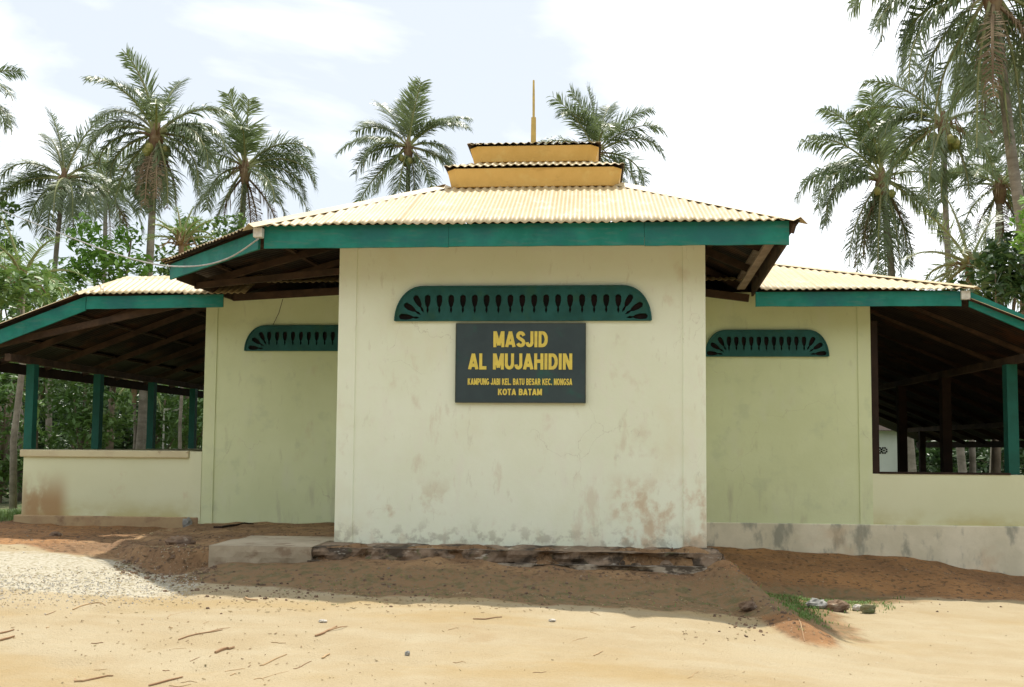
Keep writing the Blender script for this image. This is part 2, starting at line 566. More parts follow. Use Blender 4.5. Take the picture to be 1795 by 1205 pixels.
xs = axis([(-800, -200, 150), (-200, -40, 20), (-40, -12, 2), (-12, -7, .12), (-7, 6, .055), (6, 12, .2), (12, 40, 2), (40, 200, 20), (200, 800, 150)])
ys = axis([(-400, -40, 60), (-40, -4, 3), (-4, 4.5, .4), (4.5, 13.6, .05), (13.6, 16, .3), (16, 50, 2), (50, 200, 15), (200, 1200, 150)])
gv, at = [], {'clay': [], 'soil': [], 'moss_shade': [], 'gravel': [], 'veg': []}
for y in ys:
    for x in xs:
        z, s_, m_, g_, v_ = gz(x, y)
        gv.append((x, y, z))
        at['soil'].append(s_); at['clay'].append(max(ss(1.0, 1.7, x), .75 * ss(-5, -6.5, x))); at['moss_shade'].append(m_); at['gravel'].append(g_); at['veg'].append(v_)
nx = len(xs)
gf = [(j * nx + i, j * nx + i + 1, (j + 1) * nx + i + 1, (j + 1) * nx + i) for j in range(len(ys) - 1) for i in range(nx - 1)]
me = bpy.data.meshes.new('ground')
me.from_pydata(gv, [], gf)
me.polygons.foreach_set('use_smooth', [True] * len(gf))
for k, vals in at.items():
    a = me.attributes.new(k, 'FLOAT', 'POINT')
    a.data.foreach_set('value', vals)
ground = bpy.data.objects.new('ground', me)
COL.objects.link(ground)
tag(ground, kind='structure')
c = mk('ground_sand', (.42, .34, .21), (.38, .295, .17), .9, .95, bump=.9, bscale=60,
       layers=(((.43, .36, .235), 1.4, .46, .66, (.35, 2.2, 1), .55), ((.27, .195, .10), 90, .56, .70, (1, 1, 1), .55), ((.50, .43, .30), 140, .58, .70, (1, 1, 1), .5), ((.45, .38, .25), 2.3, .5, .72, (1, 1, 1), .5), ((.36, .25, .105), .55, .48, .68, (.6, 1.3, 1), .7), ((.34, .23, .11), 1.5, .6, .78, (1, 1, 1), .5),
               ((.24, .16, .08), 30, .66, .74, (1, 1, 1), .5)))
N, L, b, co, nz, ramp, mixc, cur = c


def attr(n_):
    a = N.new('ShaderNodeAttribute'); a.attribute_name = n_
    return a.outputs['Fac']


def edge_mix(at_out, s_, k=.5):
    """sharpen a painted area's border with noise"""
    ad = N.new('ShaderNodeMath'); ad.operation = 'ADD'
    mu = N.new('ShaderNodeMath'); mu.operation = 'MULTIPLY_ADD'
    mu.inputs[1].default_value = k; mu.inputs[2].default_value = -k / 2
    L.new(nz(s_, (1, 1, 1), 6, s_), mu.inputs[0])
    L.new(at_out, ad.inputs[0]); L.new(mu.outputs[0], ad.inputs[1])
    return ramp(ad.outputs[0], .25, .75)


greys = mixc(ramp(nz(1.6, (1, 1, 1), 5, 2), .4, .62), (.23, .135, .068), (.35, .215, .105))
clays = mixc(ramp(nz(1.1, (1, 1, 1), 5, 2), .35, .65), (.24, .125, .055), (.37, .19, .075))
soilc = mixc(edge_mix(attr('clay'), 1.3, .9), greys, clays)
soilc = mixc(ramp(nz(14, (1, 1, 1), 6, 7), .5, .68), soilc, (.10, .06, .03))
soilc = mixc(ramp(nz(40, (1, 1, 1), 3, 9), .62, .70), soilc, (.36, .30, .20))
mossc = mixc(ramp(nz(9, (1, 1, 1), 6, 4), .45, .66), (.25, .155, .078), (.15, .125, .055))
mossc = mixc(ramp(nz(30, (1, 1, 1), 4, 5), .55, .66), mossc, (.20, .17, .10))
grc = mixc(ramp(nz(24, (1, 1, 1), 5, 6), .45, .6), (.50, .455, .35), (.36, .31, .21))
grc = mixc(ramp(nz(17, (1, 1, 1), 6, 11), .60, .66), grc, (.22, .20, .10))
vegc = mixc(ramp(nz(2, (1, 1, 1), 5, 6), .4, .6), (.06, .10, .03), (.13, .12, .06))
cur = mixc(edge_mix(attr('gravel'), 5, 1.5), cur, grc)
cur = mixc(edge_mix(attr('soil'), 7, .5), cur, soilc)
cur = mixc(edge_mix(attr('moss_shade'), 8, 1.0), cur, mossc)
cur = mixc(edge_mix(attr('veg'), 2, .6), cur, vegc)
L.new(cur, b.inputs['Base Color'])
me.materials.append(M['ground_sand'])


def G(x, y): return gz(x, y)[0]


# ------------------------------------------------------------------ the mosque
mosque = empty('mosque', (0, 0, 0), 'cream and pale green single storey mosque with yellow corrugated roofs and teal fascia boards', 'mosque')
BX0, BX1, BY = -2.74, 1.275, 10.5
HX0, HX1, HY = -5.42, 3.83, 13.4

w = MB(); w.box(BX0 + .2, BX1 - .245, BY, BY + .16, .485, 3.84); w.build('bay_wall', 'plaster_bay', mosque)
for a in (BX0, BX1 - .16):
    w = MB(); w.box(a, a + .16, BY + .16, HY, .52, 3.84); w.build('bay_side_wall', 'plaster_bay', mosque)
for a, b_ in ((BX0, BX0 + .2), (BX1 - .245, BX1)):
    w = MB(); w.box(a, b_, BY - .014, BY + .16, .50, 3.84)
    o = w.build('pilaster', 'plaster_bay', mosque)
    bv = o.modifiers.new('worn', 'BEVEL'); bv.width = .008; bv.segments = 2
# hall wall: front left, front right, sides and back
w = MB(); w.box(HX0 + .17, BX0, HY, HY + .15, .40, 3.70); w.build('hall_wall', 'plaster_hall', mosque)
w = MB(); w.box(BX1, HX1 - .17, HY, HY + .15, .40, 3.70); w.build('hall_wall', 'plaster_hall', mosque)
w = MB(); w.box(HX0, HX0 + .15, HY + .15, 24, .40, 3.62); w.build('hall_side_wall', 'plaster_hall', mosque)
w = MB(); w.box(HX1 - .15, HX1, HY + .15, 24, .40, 3.62); w.build('hall_side_wall', 'plaster_hall', mosque)
w = MB(); w.box(HX0 + .15, HX1 - .15, 23.85, 24, .40, 3.62); w.build('hall_back_wall', 'plaster_hall', mosque)
for a, b_ in ((HX0, HX0 + .17), (HX1 - .17, HX1)):
    w = MB(); w.box(a, b_, HY - .014, HY + .15, .40, 3.70)
    w.build('pilaster', 'plaster_hall', mosque)
w = MB(); w.box(-5.60, HX0 - .002, HY - .02, HY + .17, .40, 1.455); w.build('pilaster', 'plaster_low', mosque)
# floor and plinths
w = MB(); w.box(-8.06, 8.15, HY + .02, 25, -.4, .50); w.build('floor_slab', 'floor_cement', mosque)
w = MB(); w.box(-8.16, -5.45, HY - .035, HY + .018, .1, .53); w.box(-8.16, -8.062, HY + .018, 25, .1, .53)
o = w.build('plinth', 'plinth_soil', mosque)
bv = o.modifiers.new('worn', 'BEVEL'); bv.width = .015; bv.segments = 2
w = MB(); w.box(BX1, 8.2, HY - .03, HY + .018, -.5, .56); w.box(8.152, 8.2, HY + .018, 25, -.5, .56)
o = w.build('plinth', 'plinth_plaster', mosque)
bv = o.modifiers.new('worn', 'BEVEL'); bv.width = .012; bv.segments = 2


def waist(x0, x1, y0, y1, z1, cope, name='waist_wall'):
    w_ = MB(); w_.box(x0, x1, y0, y1, .50, z1)
    ww = w_.build(name, 'plaster_low', mosque)
    if cope:
        w_ = MB(); w_.box(x0 - .04, x1 + (.0 if y1 - y0 < 1 else .04), y0 - .045, y1 + .03, z1, z1 + .105)
        cp = w_.build('coping', 'coping_plaster', ww)
        bv_ = cp.modifiers.new('worn', 'BEVEL'); bv_.width = .015; bv_.segments = 2
    return ww


waist(-8.06, -5.605, HY, HY + .14, 1.36, True)
waist(-8.06, -7.92, HY + .2, 24.9, 1.36, True)
waist(HX1 + .002, 8.13, HY, HY + .14, 1.235, False)
waist(-7.9, -5.5, 24.76, 24.9, 1.36, True)

# posts and the plates they carry
for y in (13.52, 15.45, 17.45, 19.35, 21.4, 23.6):
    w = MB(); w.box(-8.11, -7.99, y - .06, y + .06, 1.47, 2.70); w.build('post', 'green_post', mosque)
for y in (13.56, 15.95, 18.1, 24.7):
    w = MB(); w.box(5.64, 5.78, y - .07, y + .07, 1.24 if y < 14 else .5, 2.72)
    w.build('post', 'green_post' if y < 14 else 'timber_dark_shade', mosque)  # posts further in get a near-black colour that paints the interior shade
for y in (17.5, 24.0):
    w = MB(); w.box(7.97, 8.1, y - .06, y + .06, .5, 2.02); w.build('post', 'timber_dark_shade', mosque)  # same dark colour paints shade on the outer row
w = MB(); w.box(3.835, 3.93, HY + .01, HY + .12, 1.236, 3.3); w.build('door_jamb', 'timber_dark_shade', mosque)
w = MB(); w.box(3.93, 5.62, HY - .012, HY + .12, 1.236, 1.262); w.build('sill_board', 'timber_dark_shade', mosque)
w = MB(); w.beam((-8.05, 12.9, 2.75), (-8.05, 25, 2.75), .09, .10); w.build('wall_plate', 'timber', mosque)
w = MB(); w.beam((5.71, 12.9, 2.77), (5.71, 25, 2.77), .09, .10); w.build('wall_plate', 'timber', mosque)
w = MB(); w.beam((8.03, 12.9, 2.06), (8.03, 25, 2.06), .09, .10); w.build('wall_plate', 'timber', mosque)

# roofs ------------------------------------------------------------
EZ = 3.83          # roof sheet height at the bay eaves
C1, C2 = V((-3.46, 9.70, EZ)), V((2.12, 9.70, EZ + .005))
C0, C0b = V((-5.30, 11.62, EZ)), V((-5.16, 13.75, EZ))
C2b = V((2.36, 13.9, EZ))
R1, R2 = V((-1.72, 11.55, 4.72)), V((.42, 11.55, 4.72))
R1b, R2b = V((-1.72, 13.5, 4.72)), V((.42, 13.5, 4.72))
roof_sheet('roof_sheet', [C1, C2, R2, R1], (1, 0, 0), mosque, 1, nn=6)
roof_sheet('roof_sheet', [C0, C1, R1], C1 - C0, mosque, 2)
B0, B2 = V((-5.10, 15.3, EZ)), V((2.38, 15.3, EZ))
roof_sheet('roof_sheet', [B0, C0, R1, R1b], C0 - B0, mosque, 3)
roof_sheet('roof_sheet', [B2, B0, R1b, R2b], (1, 0, 0), mosque, 14)
roof_sheet('roof_sheet', [C2, B2, R2b, R2], B2 - C2, mosque, 4)


def hip_cap(a, b_, wid=.12, lift=.022, parent=mosque, drop=.04, side=None):
    a, b_ = V(a), V(b_)
    d = (b_ - a).normalized()
    s = d.cross(V((0, 0, 1))).normalized()
    m_ = MB()
    n = 24
    for k in range(n):
        p, q = a + (b_ - a) * k / n, a + (b_ - a) * (k + 1) / n
        wz = [.006 * noise.noise(V((t * 5, 0, a.x))) for t in (k, k + 1)]
        for sg in (-1, 1):
            m_.face([p + V((0, 0, lift + wz[0])), q + V((0, 0, lift + wz[1])), q + s * sg * wid + V((0, 0, lift - drop)), p + s * sg * wid + V((0, 0, lift - drop))][::sg])
    o = m_.build('hip_cap', 'roof_paint', parent)
    sd = o.modifiers.new('thickness', 'SOLIDIFY'); sd.thickness = .004; sd.offset = 0
    return o


hip_cap(C1 + (C1 - R1) * .02, R1, drop=.055)
hip_cap(C2 - (C2 - R2) * .0, R2, drop=.055)
hip_cap(C0, R1, drop=.03)

HZ = 3.625
RX = 4.97
hl = V((-6.98, 12.68, 3.60))
hr = V((RX, 12.68, HZ))
HS = .34
roof_sheet('roof_sheet', [(2.26, 12.68, 3.62), hr, (2.26, 12.68 + RX - 2.26, HZ + HS * (RX - 2.26))], (1, 0, 0), mosque, 5, nn=6)
roof_sheet('roof_sheet', [(-4.6, 13.42, HZ + HS * .74), (2.26, 13.42, HZ + HS * .74), (2.26, 15.39, HZ + HS * 2.71), (1.0, 16.65, HZ + HS * 3.97), (-2.0, 16.65, HZ + HS * 3.97), (-4.6, 14.1, HZ + HS * 1.42)], (1, 0, 0), mosque, 15, nn=4)
roof_sheet('roof_sheet', [hl, (-4.6, 12.68, 3.615), (-4.6, 13.36, 3.975), (-6.62, 13.36, 3.94)], (1, 0, 0), mosque, 6, fray=.03)
hip_cap((-6.66, 13.36, 3.93), (-4.6, 13.36, 3.965), .10, drop=.06)
hip_cap(hr, (1.0, 16.65, HZ + .34 * 3.97), .11, drop=.03)
hip_cap(hl, (-6.62, 13.36, 3.93), .08, drop=.04)
# left side slope and right side slope of the hall roof, with their open verges
SL, SR = .375, .455
lx, rx = -8.95, 8.95
roof_sheet('roof_sheet', [(lx, 25.5, 3.60 - SL * (-6.98 - lx)), (lx, 12.70, 3.60 - SL * (-6.98 - lx)), (-6.98, 12.70, 3.60), (-3.0, 16.7, 3.60 + SL * 3.98), (-3.0, 25.5, 3.60 + SL * 3.98)], (0, 1, 0), mosque, 7)
roof_sheet('roof_sheet', [(rx, 12.70, HZ - SR * (rx - RX)), (rx, 27, HZ - SR * (rx - RX)), (2.0, 27, HZ + .36 * 2.97), (2.0, 15.7, HZ + .36 * 2.97), (RX, 12.70, HZ)][:3] + [(2.0, 15.7, HZ + .36 * 2.97), (RX, 12.70, HZ)], (0, 1, 0), mosque, 8)
w = MB()   # upper hall roof behind, out of sight from the forecourt
w.face([(-3.0, 16.66, 5.0), (2.0, 16.66, 4.72), (2.0, 25.5, 4.72), (-3.0, 25.5, 5.02)])
o = w.build('ridge_sheet', 'roof_paint', mosque); sd = o.modifiers.new('thickness', 'SOLIDIFY'); sd.thickness = .01


def board(a, b_, h, t=.028, name='fascia', m_='green_paint', jag=0):
    """vertical board whose TOP edge runs a to b"""
    a, b_ = V(a), V(b_)
    d = (b_ - a); d.z = 0
    s = V((d.y, -d.x, 0)).normalized() * t / 2
    up = V((0, 0, h))
    mb = MB()
    n = 12
    for k in range(n):
        p, q = a + (b_ - a) * k / n, a + (b_ - a) * (k + 1) / n
        j0, j1 = (jag * noise.noise(V((k * 1.3, a.x, 0)))), (jag * noise.noise(V(((k + 1) * 1.3, a.x, 0))))
        i = len(mb.v)
        if k == 0:
            mb.v += [tuple(p - s - up + V((0, 0, j0))), tuple(p + s - up + V((0, 0, j0))), tuple(p + s), tuple(p - s)]
            base = i
            mb.f.append((i, i + 3, i + 2, i + 1)); mb.m.append(0)
        mb.v += [tuple(q - s - up + V((0, 0, j1))), tuple(q + s - up + V((0, 0, j1))), tuple(q + s), tuple(q - s)]
        nb = len(mb.v) - 4
        for r in range(4):
            mb.f.append((base + r, base + (r + 1) % 4, nb + (r + 1) % 4, nb + r)); mb.m.append(0)
        base = nb
    mb.f.append((base, base + 1, base + 2, base + 3)); mb.m.append(0)
    return mb.build(name, m_, mosque)


for a, b_, dz_ in ((-3.36, -1.42, 0), (-1.417, .58, -.003), (.583, 2.02, .002)):
    board((a, 9.79, 3.838), (b_, 9.79 + dz_, 3.838), .235 + dz_, jag=.006)
board((-5.19, 11.66, 3.80), (-3.44, 9.86, 3.80), .19, jag=.006)
board((-5.12, 11.70, 3.78), (-5.02, 13.36, 3.78), .17, m_='timber')
board((2.00, 9.82, 3.80), (2.23, 13.2, 3.80), .19, m_='timber')
board((-6.87, 12.78, 3.578), (HX0 + .48, 12.78, 3.60), .175, jag=.008)
board((2.20, 12.78, 3.60), (4.80, 12.78, 3.60), .19, jag=.008)
board((lx, 12.79, 3.58 - SL * (-6.87 - lx)), (-6.885, 12.79, 3.58), .195)
board((4.90, 12.79, 3.60), (rx, 12.79, 3.60 - SR * (rx - 4.90)), .20)
board((lx + .05, 12.9, 3.575 - SL * (-6.87 - lx)), (lx + .05, 25.4, 3.575 - SL * (-6.87 - lx)), .16, m_='timber_dark_shade')
board((rx - .05, 12.9, 3.60 - SR * (rx - 4.93)), (rx - .05, 27, 3.60 - SR * (rx - 4.93)), .14, m_='timber_dark_shade')
w = MB()
w.box(4.79, 4.90, 12.73, 12.80, 3.49, 3.60); o = w.build('corner_cap', 'white_paint', mosque)

# rafters and purlins under the bay roof
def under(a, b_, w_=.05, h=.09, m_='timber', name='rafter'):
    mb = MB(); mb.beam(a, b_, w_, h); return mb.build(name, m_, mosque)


def bayz(x, y, plane):    # underside height of the bay roof planes
    if plane == 'f': return EZ + (y - 9.7) * .481
    return EZ


dz = V((0, 0, -.07))
for t in (.08, .5, .93):
    under(C0.lerp(C0b, t) + dz + V((.1, 0, 0)), R1.lerp(R1b, t) + dz)
under(C1 + dz + V((.05, .1, 0)), R1 + dz, .06, .1)
under(C0 + dz + V((.1, .05, 0)), R1 + dz, .06, .1)
under(C0.lerp(C1, .5) + dz + V((.12, .14, 0)), R1 + dz + V((-.1, 0, 0)))
under(C2 + dz + V((-.05, .1, 0)), R2 + dz, .06, .1)
for t in (.30, .62, .95):
    under(C2.lerp(C2b, t) + dz + V((-.1, 0, 0)), R2.lerp(R2b, t) + dz)
for k in (.12, .38, .66):
    q = V((0, 0, -.035))
    under(C0.lerp(R1, k) + q, C1.lerp(R1, k) + q, .06, .035, name='purlin')
    under(C0.lerp(R1, k) + q, C0b.lerp(R1b, k) + q, .06, .035, name='purlin')
    under(C2.lerp(R2, k) + q, C2b.lerp(R2b, k) + q, .07, .035, m_='timber' if k > .2 else 'timber_grey', name='purlin')
under((1.9, 9.9, 3.72), (2.08, 13.2, 3.72), .10, .03, m_='timber_grey')
under((-5.0, 13.30, 3.64), (BX0 - .02, 13.30, 3.76), .05, .10)
under((BX1 + .02, 13.30, 3.72), (2.2, 13.30, 3.60), .05, .10)
under((-5.1, 12.2, 3.62), (BX0 - .02, 12.0, 3.80), .05, .08)
# rafters of the terraces
for i, y in enumerate((12.95, 14.1, 15.3, 16.5, 17.7, 18.9, 20.1, 21.3, 22.5, 23.7, 24.9)):
    z0 = 3.60 - SL * (-6.98 - lx)
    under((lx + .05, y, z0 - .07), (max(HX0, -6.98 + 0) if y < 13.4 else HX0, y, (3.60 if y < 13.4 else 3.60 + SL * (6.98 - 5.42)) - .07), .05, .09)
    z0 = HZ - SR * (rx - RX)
    under((rx - .05, y, z0 - .07), (RX if y < 13.4 else HX1, y, (HZ if y < 13.4 else HZ + .36 * (RX - HX1)) - .07), .05, .09, m_='timber' if i < 3 else 'timber_dark_shade')  # deeper right rafters are darkened in colour to stand for shade
for x in (-8.3, -7.4, -6.5, -5.8):
    z = 3.60 + SL * (x + 6.98) - .03
    under((x, 12.85 if x < -6.9 else 13.45, z), (x, 25.3, z), .06, .03, name='purlin')
for x in (5.3, 6.2, 7.2, 8.2):
    z = HZ - SR * (x - RX) - .03
    under((x, 12.85, z), (x, 25.3, z), .06, .03, name='purlin', m_='timber' if x < 6 else 'timber_dark_shade')  # purlins further out carry the terrace shade in their colour
under((-6.9, 13.05, 3.60), (HX0 + .3, 13.05, 3.66), .05, .03, name='purlin')
under((2.3, 13.05, 3.64), (4.8, 13.05, 3.64), .05, .03, name='purlin')

# stacked tiers on the roof
def tier(x0, x1, y0, y1, z0, z1, flare, roofrise, seed):
    def ring(e, z, ch=.10):
        a, b2, c2, d = x0 - e, x1 + e, y0 - e, y1 + e
        return [V(p) for p in ((a + ch, c2, z), (b2 - ch, c2, z), (b2, c2 + ch, z), (b2, d - ch, z), (b2 - ch, d, z), (a + ch, d, z), (a, d - ch, z), (a, c2 + ch, z))]
    t = MB(); t.prism(ring(0, z0), ring(flare, z1))
    f_ = t.build('roof_tier', 'yellow_board', mosque)
    bv_ = f_.modifiers.new('worn', 'BEVEL'); bv_.width = .006
    e = flare + .025
    r = [V((x0 - e, y0 - e, z1 + .022)), V((x1 + e, y0 - e, z1 + .022)), V((x1 + e, y1 + e, z1 + .022)), V((x0 - e, y1 + e, z1 + .022))]
    cx_, cy_ = (x0 + x1) / 2, (y0 + y1) / 2
    ap = V((cx_, cy_, z1 + roofrise))
    for i in range(4):
        a, b2 = r[i], r[(i + 1) % 4]
        o_ = corr([a, b2, ap], b2 - a, seed=seed + i, nn=4, fray=.004).build('tier_roof', ['roof_paint', 'roof_under', 'roof_under'], f_, smooth=True)
        md = o_.modifiers.new('thickness', 'SOLIDIFY'); md.thickness = .004; md.offset = -1; md.material_offset = 1; md.material_offset_rim = 0
    return f_


a, b_ = PY(790, 329, 11.45), PY(1083, 329, 11.45)
ta, tb = PY(790, 298, 11.45), PY(1083, 298, 11.45)
w = MB(); w.box(a.x + .06, b_.x - .06, 11.6, 13.2, 4.5, a.z + .02); w.build('tier_base', 'timber_dark_shade', mosque)
tier(a.x, b_.x, 11.45, 13.35, a.z, ta.z, .05, .42, 20)
a2, b2_ = PY(830, 285, 11.75), PY(1043, 285, 11.75)
t2 = PY(830, 259, 11.75)
w = MB(); w.box(a2.x + .05, b2_.x - .05, 11.85, 12.95, ta.z + .05, a2.z + .01); w.build('tier_base', 'timber_dark_shade', mosque)
tier(a2.x, b2_.x, 11.75, 13.05, a2.z, t2.z, .05, .24, 30)
m0, m1, m2 = PY(935, 262, 12.4), PY(935.5, 207, 12.4), PY(935.5, 141, 12.4)
w = MB(); w.prism([m0 + V((i * .034, j * .034, 0)) for i, j in ((-1, -1), (1, -1), (1, 1), (-1, 1))], [m1 + V((i * .030, j * .030, 0)) for i, j in ((-1, -1), (1, -1), (1, 1), (-1, 1))])
fin = w.build('finial', 'mast_paint', mosque)
w = MB(); w.tube([m1 - V((0, 0, .02)), m1.lerp(m2, .5), m2], [.016, .016, .012], 8); w.build('finial_rod', 'mast_paint', fin)


# ------------------------------------------------------------------ vent grilles (pierced boards)
def grille(x0, x1, xt0, xt1, zb, zt, yf, nslots, nrad):
    """x0..x1 at the foot, flat top xt0..xt1; quarter-round shoulders; slots pierce the board"""
    cu = bpy.data.curves.new('tmp', 'CURVE')
    cu.dimensions = '2D'; cu.fill_mode = 'BOTH'; cu.extrude = .022

    def spl(pts):
        s = cu.splines.new('POLY')
        s.points.add(len(pts) - 1)
        for k, (x, z) in enumerate(pts): s.points[k].co = (x, z, 0, 1)
        s.use_cyclic_u = True
    H = zt - zb
    pts = [(x0, zb), (x1, zb)]
    n = 14
    for k in range(1, n + 1):
        t = k / n * pi / 2
        pts.append((xt1 + (x1 - xt1) * cos(t) ** .9, zb + H * sin(t)))
    for k in range(n + 1):
        t = pi / 2 * (1 - k / n)
        if k < n: pts.append((xt0 - (xt0 - x0) * (cos(t) ** .9 if t < pi / 2 - 1e-6 else 0), zb + H * sin(t)))
    spl(pts)
    slot = [(-.00, .00), (.010, .09), (.006, .17), (.016, .22), (.024, .34), (.022, .46), (.008, .50), (-.008, .50), (-.022, .46), (-.024, .34), (-.016, .22), (-.006, .17), (-.010, .09)]
    sk = H / .38

    def put(px, pz, ang, ln):
        out = []
        for u, v in slot:
            u, v = u * sk * 1.4, v * ln * 1.12
            out.append((px + u * cos(ang) + v * sin(ang), pz - u * sin(ang) + v * cos(ang)))
        spl(out)
    sx0, sx1 = xt0 + .04 * sk, xt1 - .04 * sk
    for k in range(nslots):
        put(sx0 + (sx1 - sx0) * k / (nslots - 1), zb + .21 * H, 0, H)
    for sg, cx_ in ((-1, sx0), (1, sx1)):
        for k in range(1, nrad + 1):
            an = sg * (pi / 2 - .07) * k / nrad
            r0 = .18 * H
            put(cx_ + sin(an) * r0 * 1.2, zb + .08 * H + cos(an) * r0, an, H * (1.0 + .12 * k / nrad))
    ob = bpy.data.objects.new('tmp', cu)
    COL.objects.link(ob)
    dg = bpy.context.evaluated_depsgraph_get()
    me_ = bpy.data.meshes.new_from_object(ob.evaluated_get(dg))
    bpy.data.objects.remove(ob)
    me_.transform(Matrix.Translation((0, yf - .022, 0)) @ Matrix.Rotation(pi / 2, 4, 'X'))
    me_.materials.clear(); me_.materials.append(M['green_grille'])
    g = bpy.data.objects.new('vent_grille', me_)
    COL.objects.link(g); g.parent = mosque
    # raised rim along the outline
    w_ = MB()
    path = [V((x, yf - .047, z)) for x, z in pts]
    cx_ = (x0 + x1) / 2
    q = pts[1:] + pts[:1]
    for (ax, az), (bx, bz) in zip(q, q[1:]):
        pass
    rim = [V((x, yf - .048, z)) for x, z in q]
    for p_, r_ in zip(rim, rim[1:]):
        w_.tube([p_, r_], .011, 6)
    w_.build('rim', 'green_grille', g)
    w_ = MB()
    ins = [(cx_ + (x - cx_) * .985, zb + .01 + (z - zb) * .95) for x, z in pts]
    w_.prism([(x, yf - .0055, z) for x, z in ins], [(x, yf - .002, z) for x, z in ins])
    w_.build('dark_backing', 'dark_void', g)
    return g


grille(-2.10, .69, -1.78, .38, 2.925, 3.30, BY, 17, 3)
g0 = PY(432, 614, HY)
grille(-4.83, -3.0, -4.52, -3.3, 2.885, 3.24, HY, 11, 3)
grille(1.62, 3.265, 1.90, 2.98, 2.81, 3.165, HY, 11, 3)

# ------------------------------------------------------------------ name board
s0, s1 = PY(799, 705, 10.47), PY(1026, 568, 10.47)
sx0, sx1, sz0, sz1 = s0.x, s1.x, s0.z, s1.z
scx = (sx0 + sx1) / 2
sign = empty('name_board', (scx, 10.485, sz0), 'dark slate name board with raised yellow letters hung under the wide teal vent', 'sign')
w = MB(); w.box(sx0, sx1, 10.458, 10.486, sz0, sz1)
bd = w.build('board', 'sign_board', sign)
w = MB()
for q in ((sx0 - .006, sx1 + .006, sz0 - .008, sz0), (sx0 - .006, sx1 + .006, sz1, sz1 + .008), (sx0 - .008, sx0, sz0, sz1), (sx1, sx1 + .008, sz0, sz1)):
    w.box(q[0], q[1], 10.452, 10.486, q[2], q[3])
w.build('frame', 'sign_rim', sign)


def arc(cx_, cy_, rx_, ry_, d0, d1, n=8):
    return [(cx_ + rx_ * cos(radians(d0 + (d1 - d0) * k / n)), cy_ + ry_ * sin(radians(d0 + (d1 - d0) * k / n))) for k in range(n + 1)]


# heavy sans capitals as centre lines in a box (width, strokes); height 1, stroke .22 drawn inside
GL = {
    'A': (.86, [[(.11, 0), (.43, 1)], [(.75, 0), (.43, 1)], [(.22, .27), (.64, .27)]]),
    'B': (.74, [[(.12, 0), (.12, 1)], [(.12, .90), (.38, .90)] + arc(.38, .71, .22, .19, 90, -90) + [(.12, .52)], [(.12, .52), (.40, .52)] + arc(.40, .31, .23, .21, 90, -90) + [(.12, .10)]]),
    'C': (.78, [arc(.42, .5, .30, .40, 42, 318, 16)]),
    'D': (.78, [[(.12, 0), (.12, 1)], [(.12, .90), (.33, .90)] + arc(.33, .5, .33, .40, 90, -90, 12) + [(.12, .10)]]),
    'E': (.68, [[(.12, 0), (.12, 1)], [(.12, .90), (.66, .90)], [(.12, .51), (.60, .51)], [(.12, .10), (.66, .10)]]),
    'G': (.84, [arc(.43, .5, .31, .40, 45, 335, 16), [(.74, .40), (.74, .12)], [(.46, .42), (.84, .42)]]),
    'H': (.78, [[(.12, 0), (.12, 1)], [(.66, 0), (.66, 1)], [(.12, .52), (.66, .52)]]),
    'I': (.26, [[(.13, 0), (.13, 1)]]),
    'J': (.62, [[(.50, 1), (.50, .33)] + arc(.29, .31, .21, .21, 0, -180)]),
    'K': (.80, [[(.12, 0), (.12, 1)], [(.12, .38), (.66, 1)], [(.32, .58), (.70, 0)]]),
    'L': (.64, [[(.12, 0), (.12, 1)], [(.12, .10), (.62, .10)]]),
    'M': (.94, [[(.12, 0), (.12, 1)], [(.82, 0), (.82, 1)], [(.15, 1), (.47, .12)], [(.79, 1), (.47, .12)]]),
    'N': (.80, [[(.12, 0), (.12, 1)], [(.68, 0), (.68, 1)], [(.14, .98), (.66, .02)]]),
    'O': (.86, [arc(.43, .5, .31, .40, 0, 360, 22)]),
    'P': (.72, [[(.12, 0), (.12, 1)], [(.12, .90), (.36, .90)] + arc(.36, .67, .24, .23, 90, -90) + [(.12, .44)]]),
    'R': (.80, [[(.12, 0), (.12, 1)], [(.12, .90), (.40, .90)] + arc(.40, .69, .22, .21, 90, -90) + [(.12, .48)], [(.40, .48), (.70, 0)]]),
    'S': (.74, [[(.64, .72)] + arc(.37, .71, .25, .19, 20, 200, 8) + [(.25, .56), (.50, .45)] + arc(.37, .29, .26, .19, 35, -165, 8)]),
    'T': (.70, [[(.35, 0), (.35, .86)], [(.0, .90), (.70, .90)]]),
    'U': (.78, [[(.12, 1), (.12, .36)] + arc(.39, .36, .27, .26, 180, 360, 10) + [(.66, .36), (.66, 1)]]),
    '.': (.28, [[(.14, 0), (.14, .2)]]), ' ': (.36, []),
}


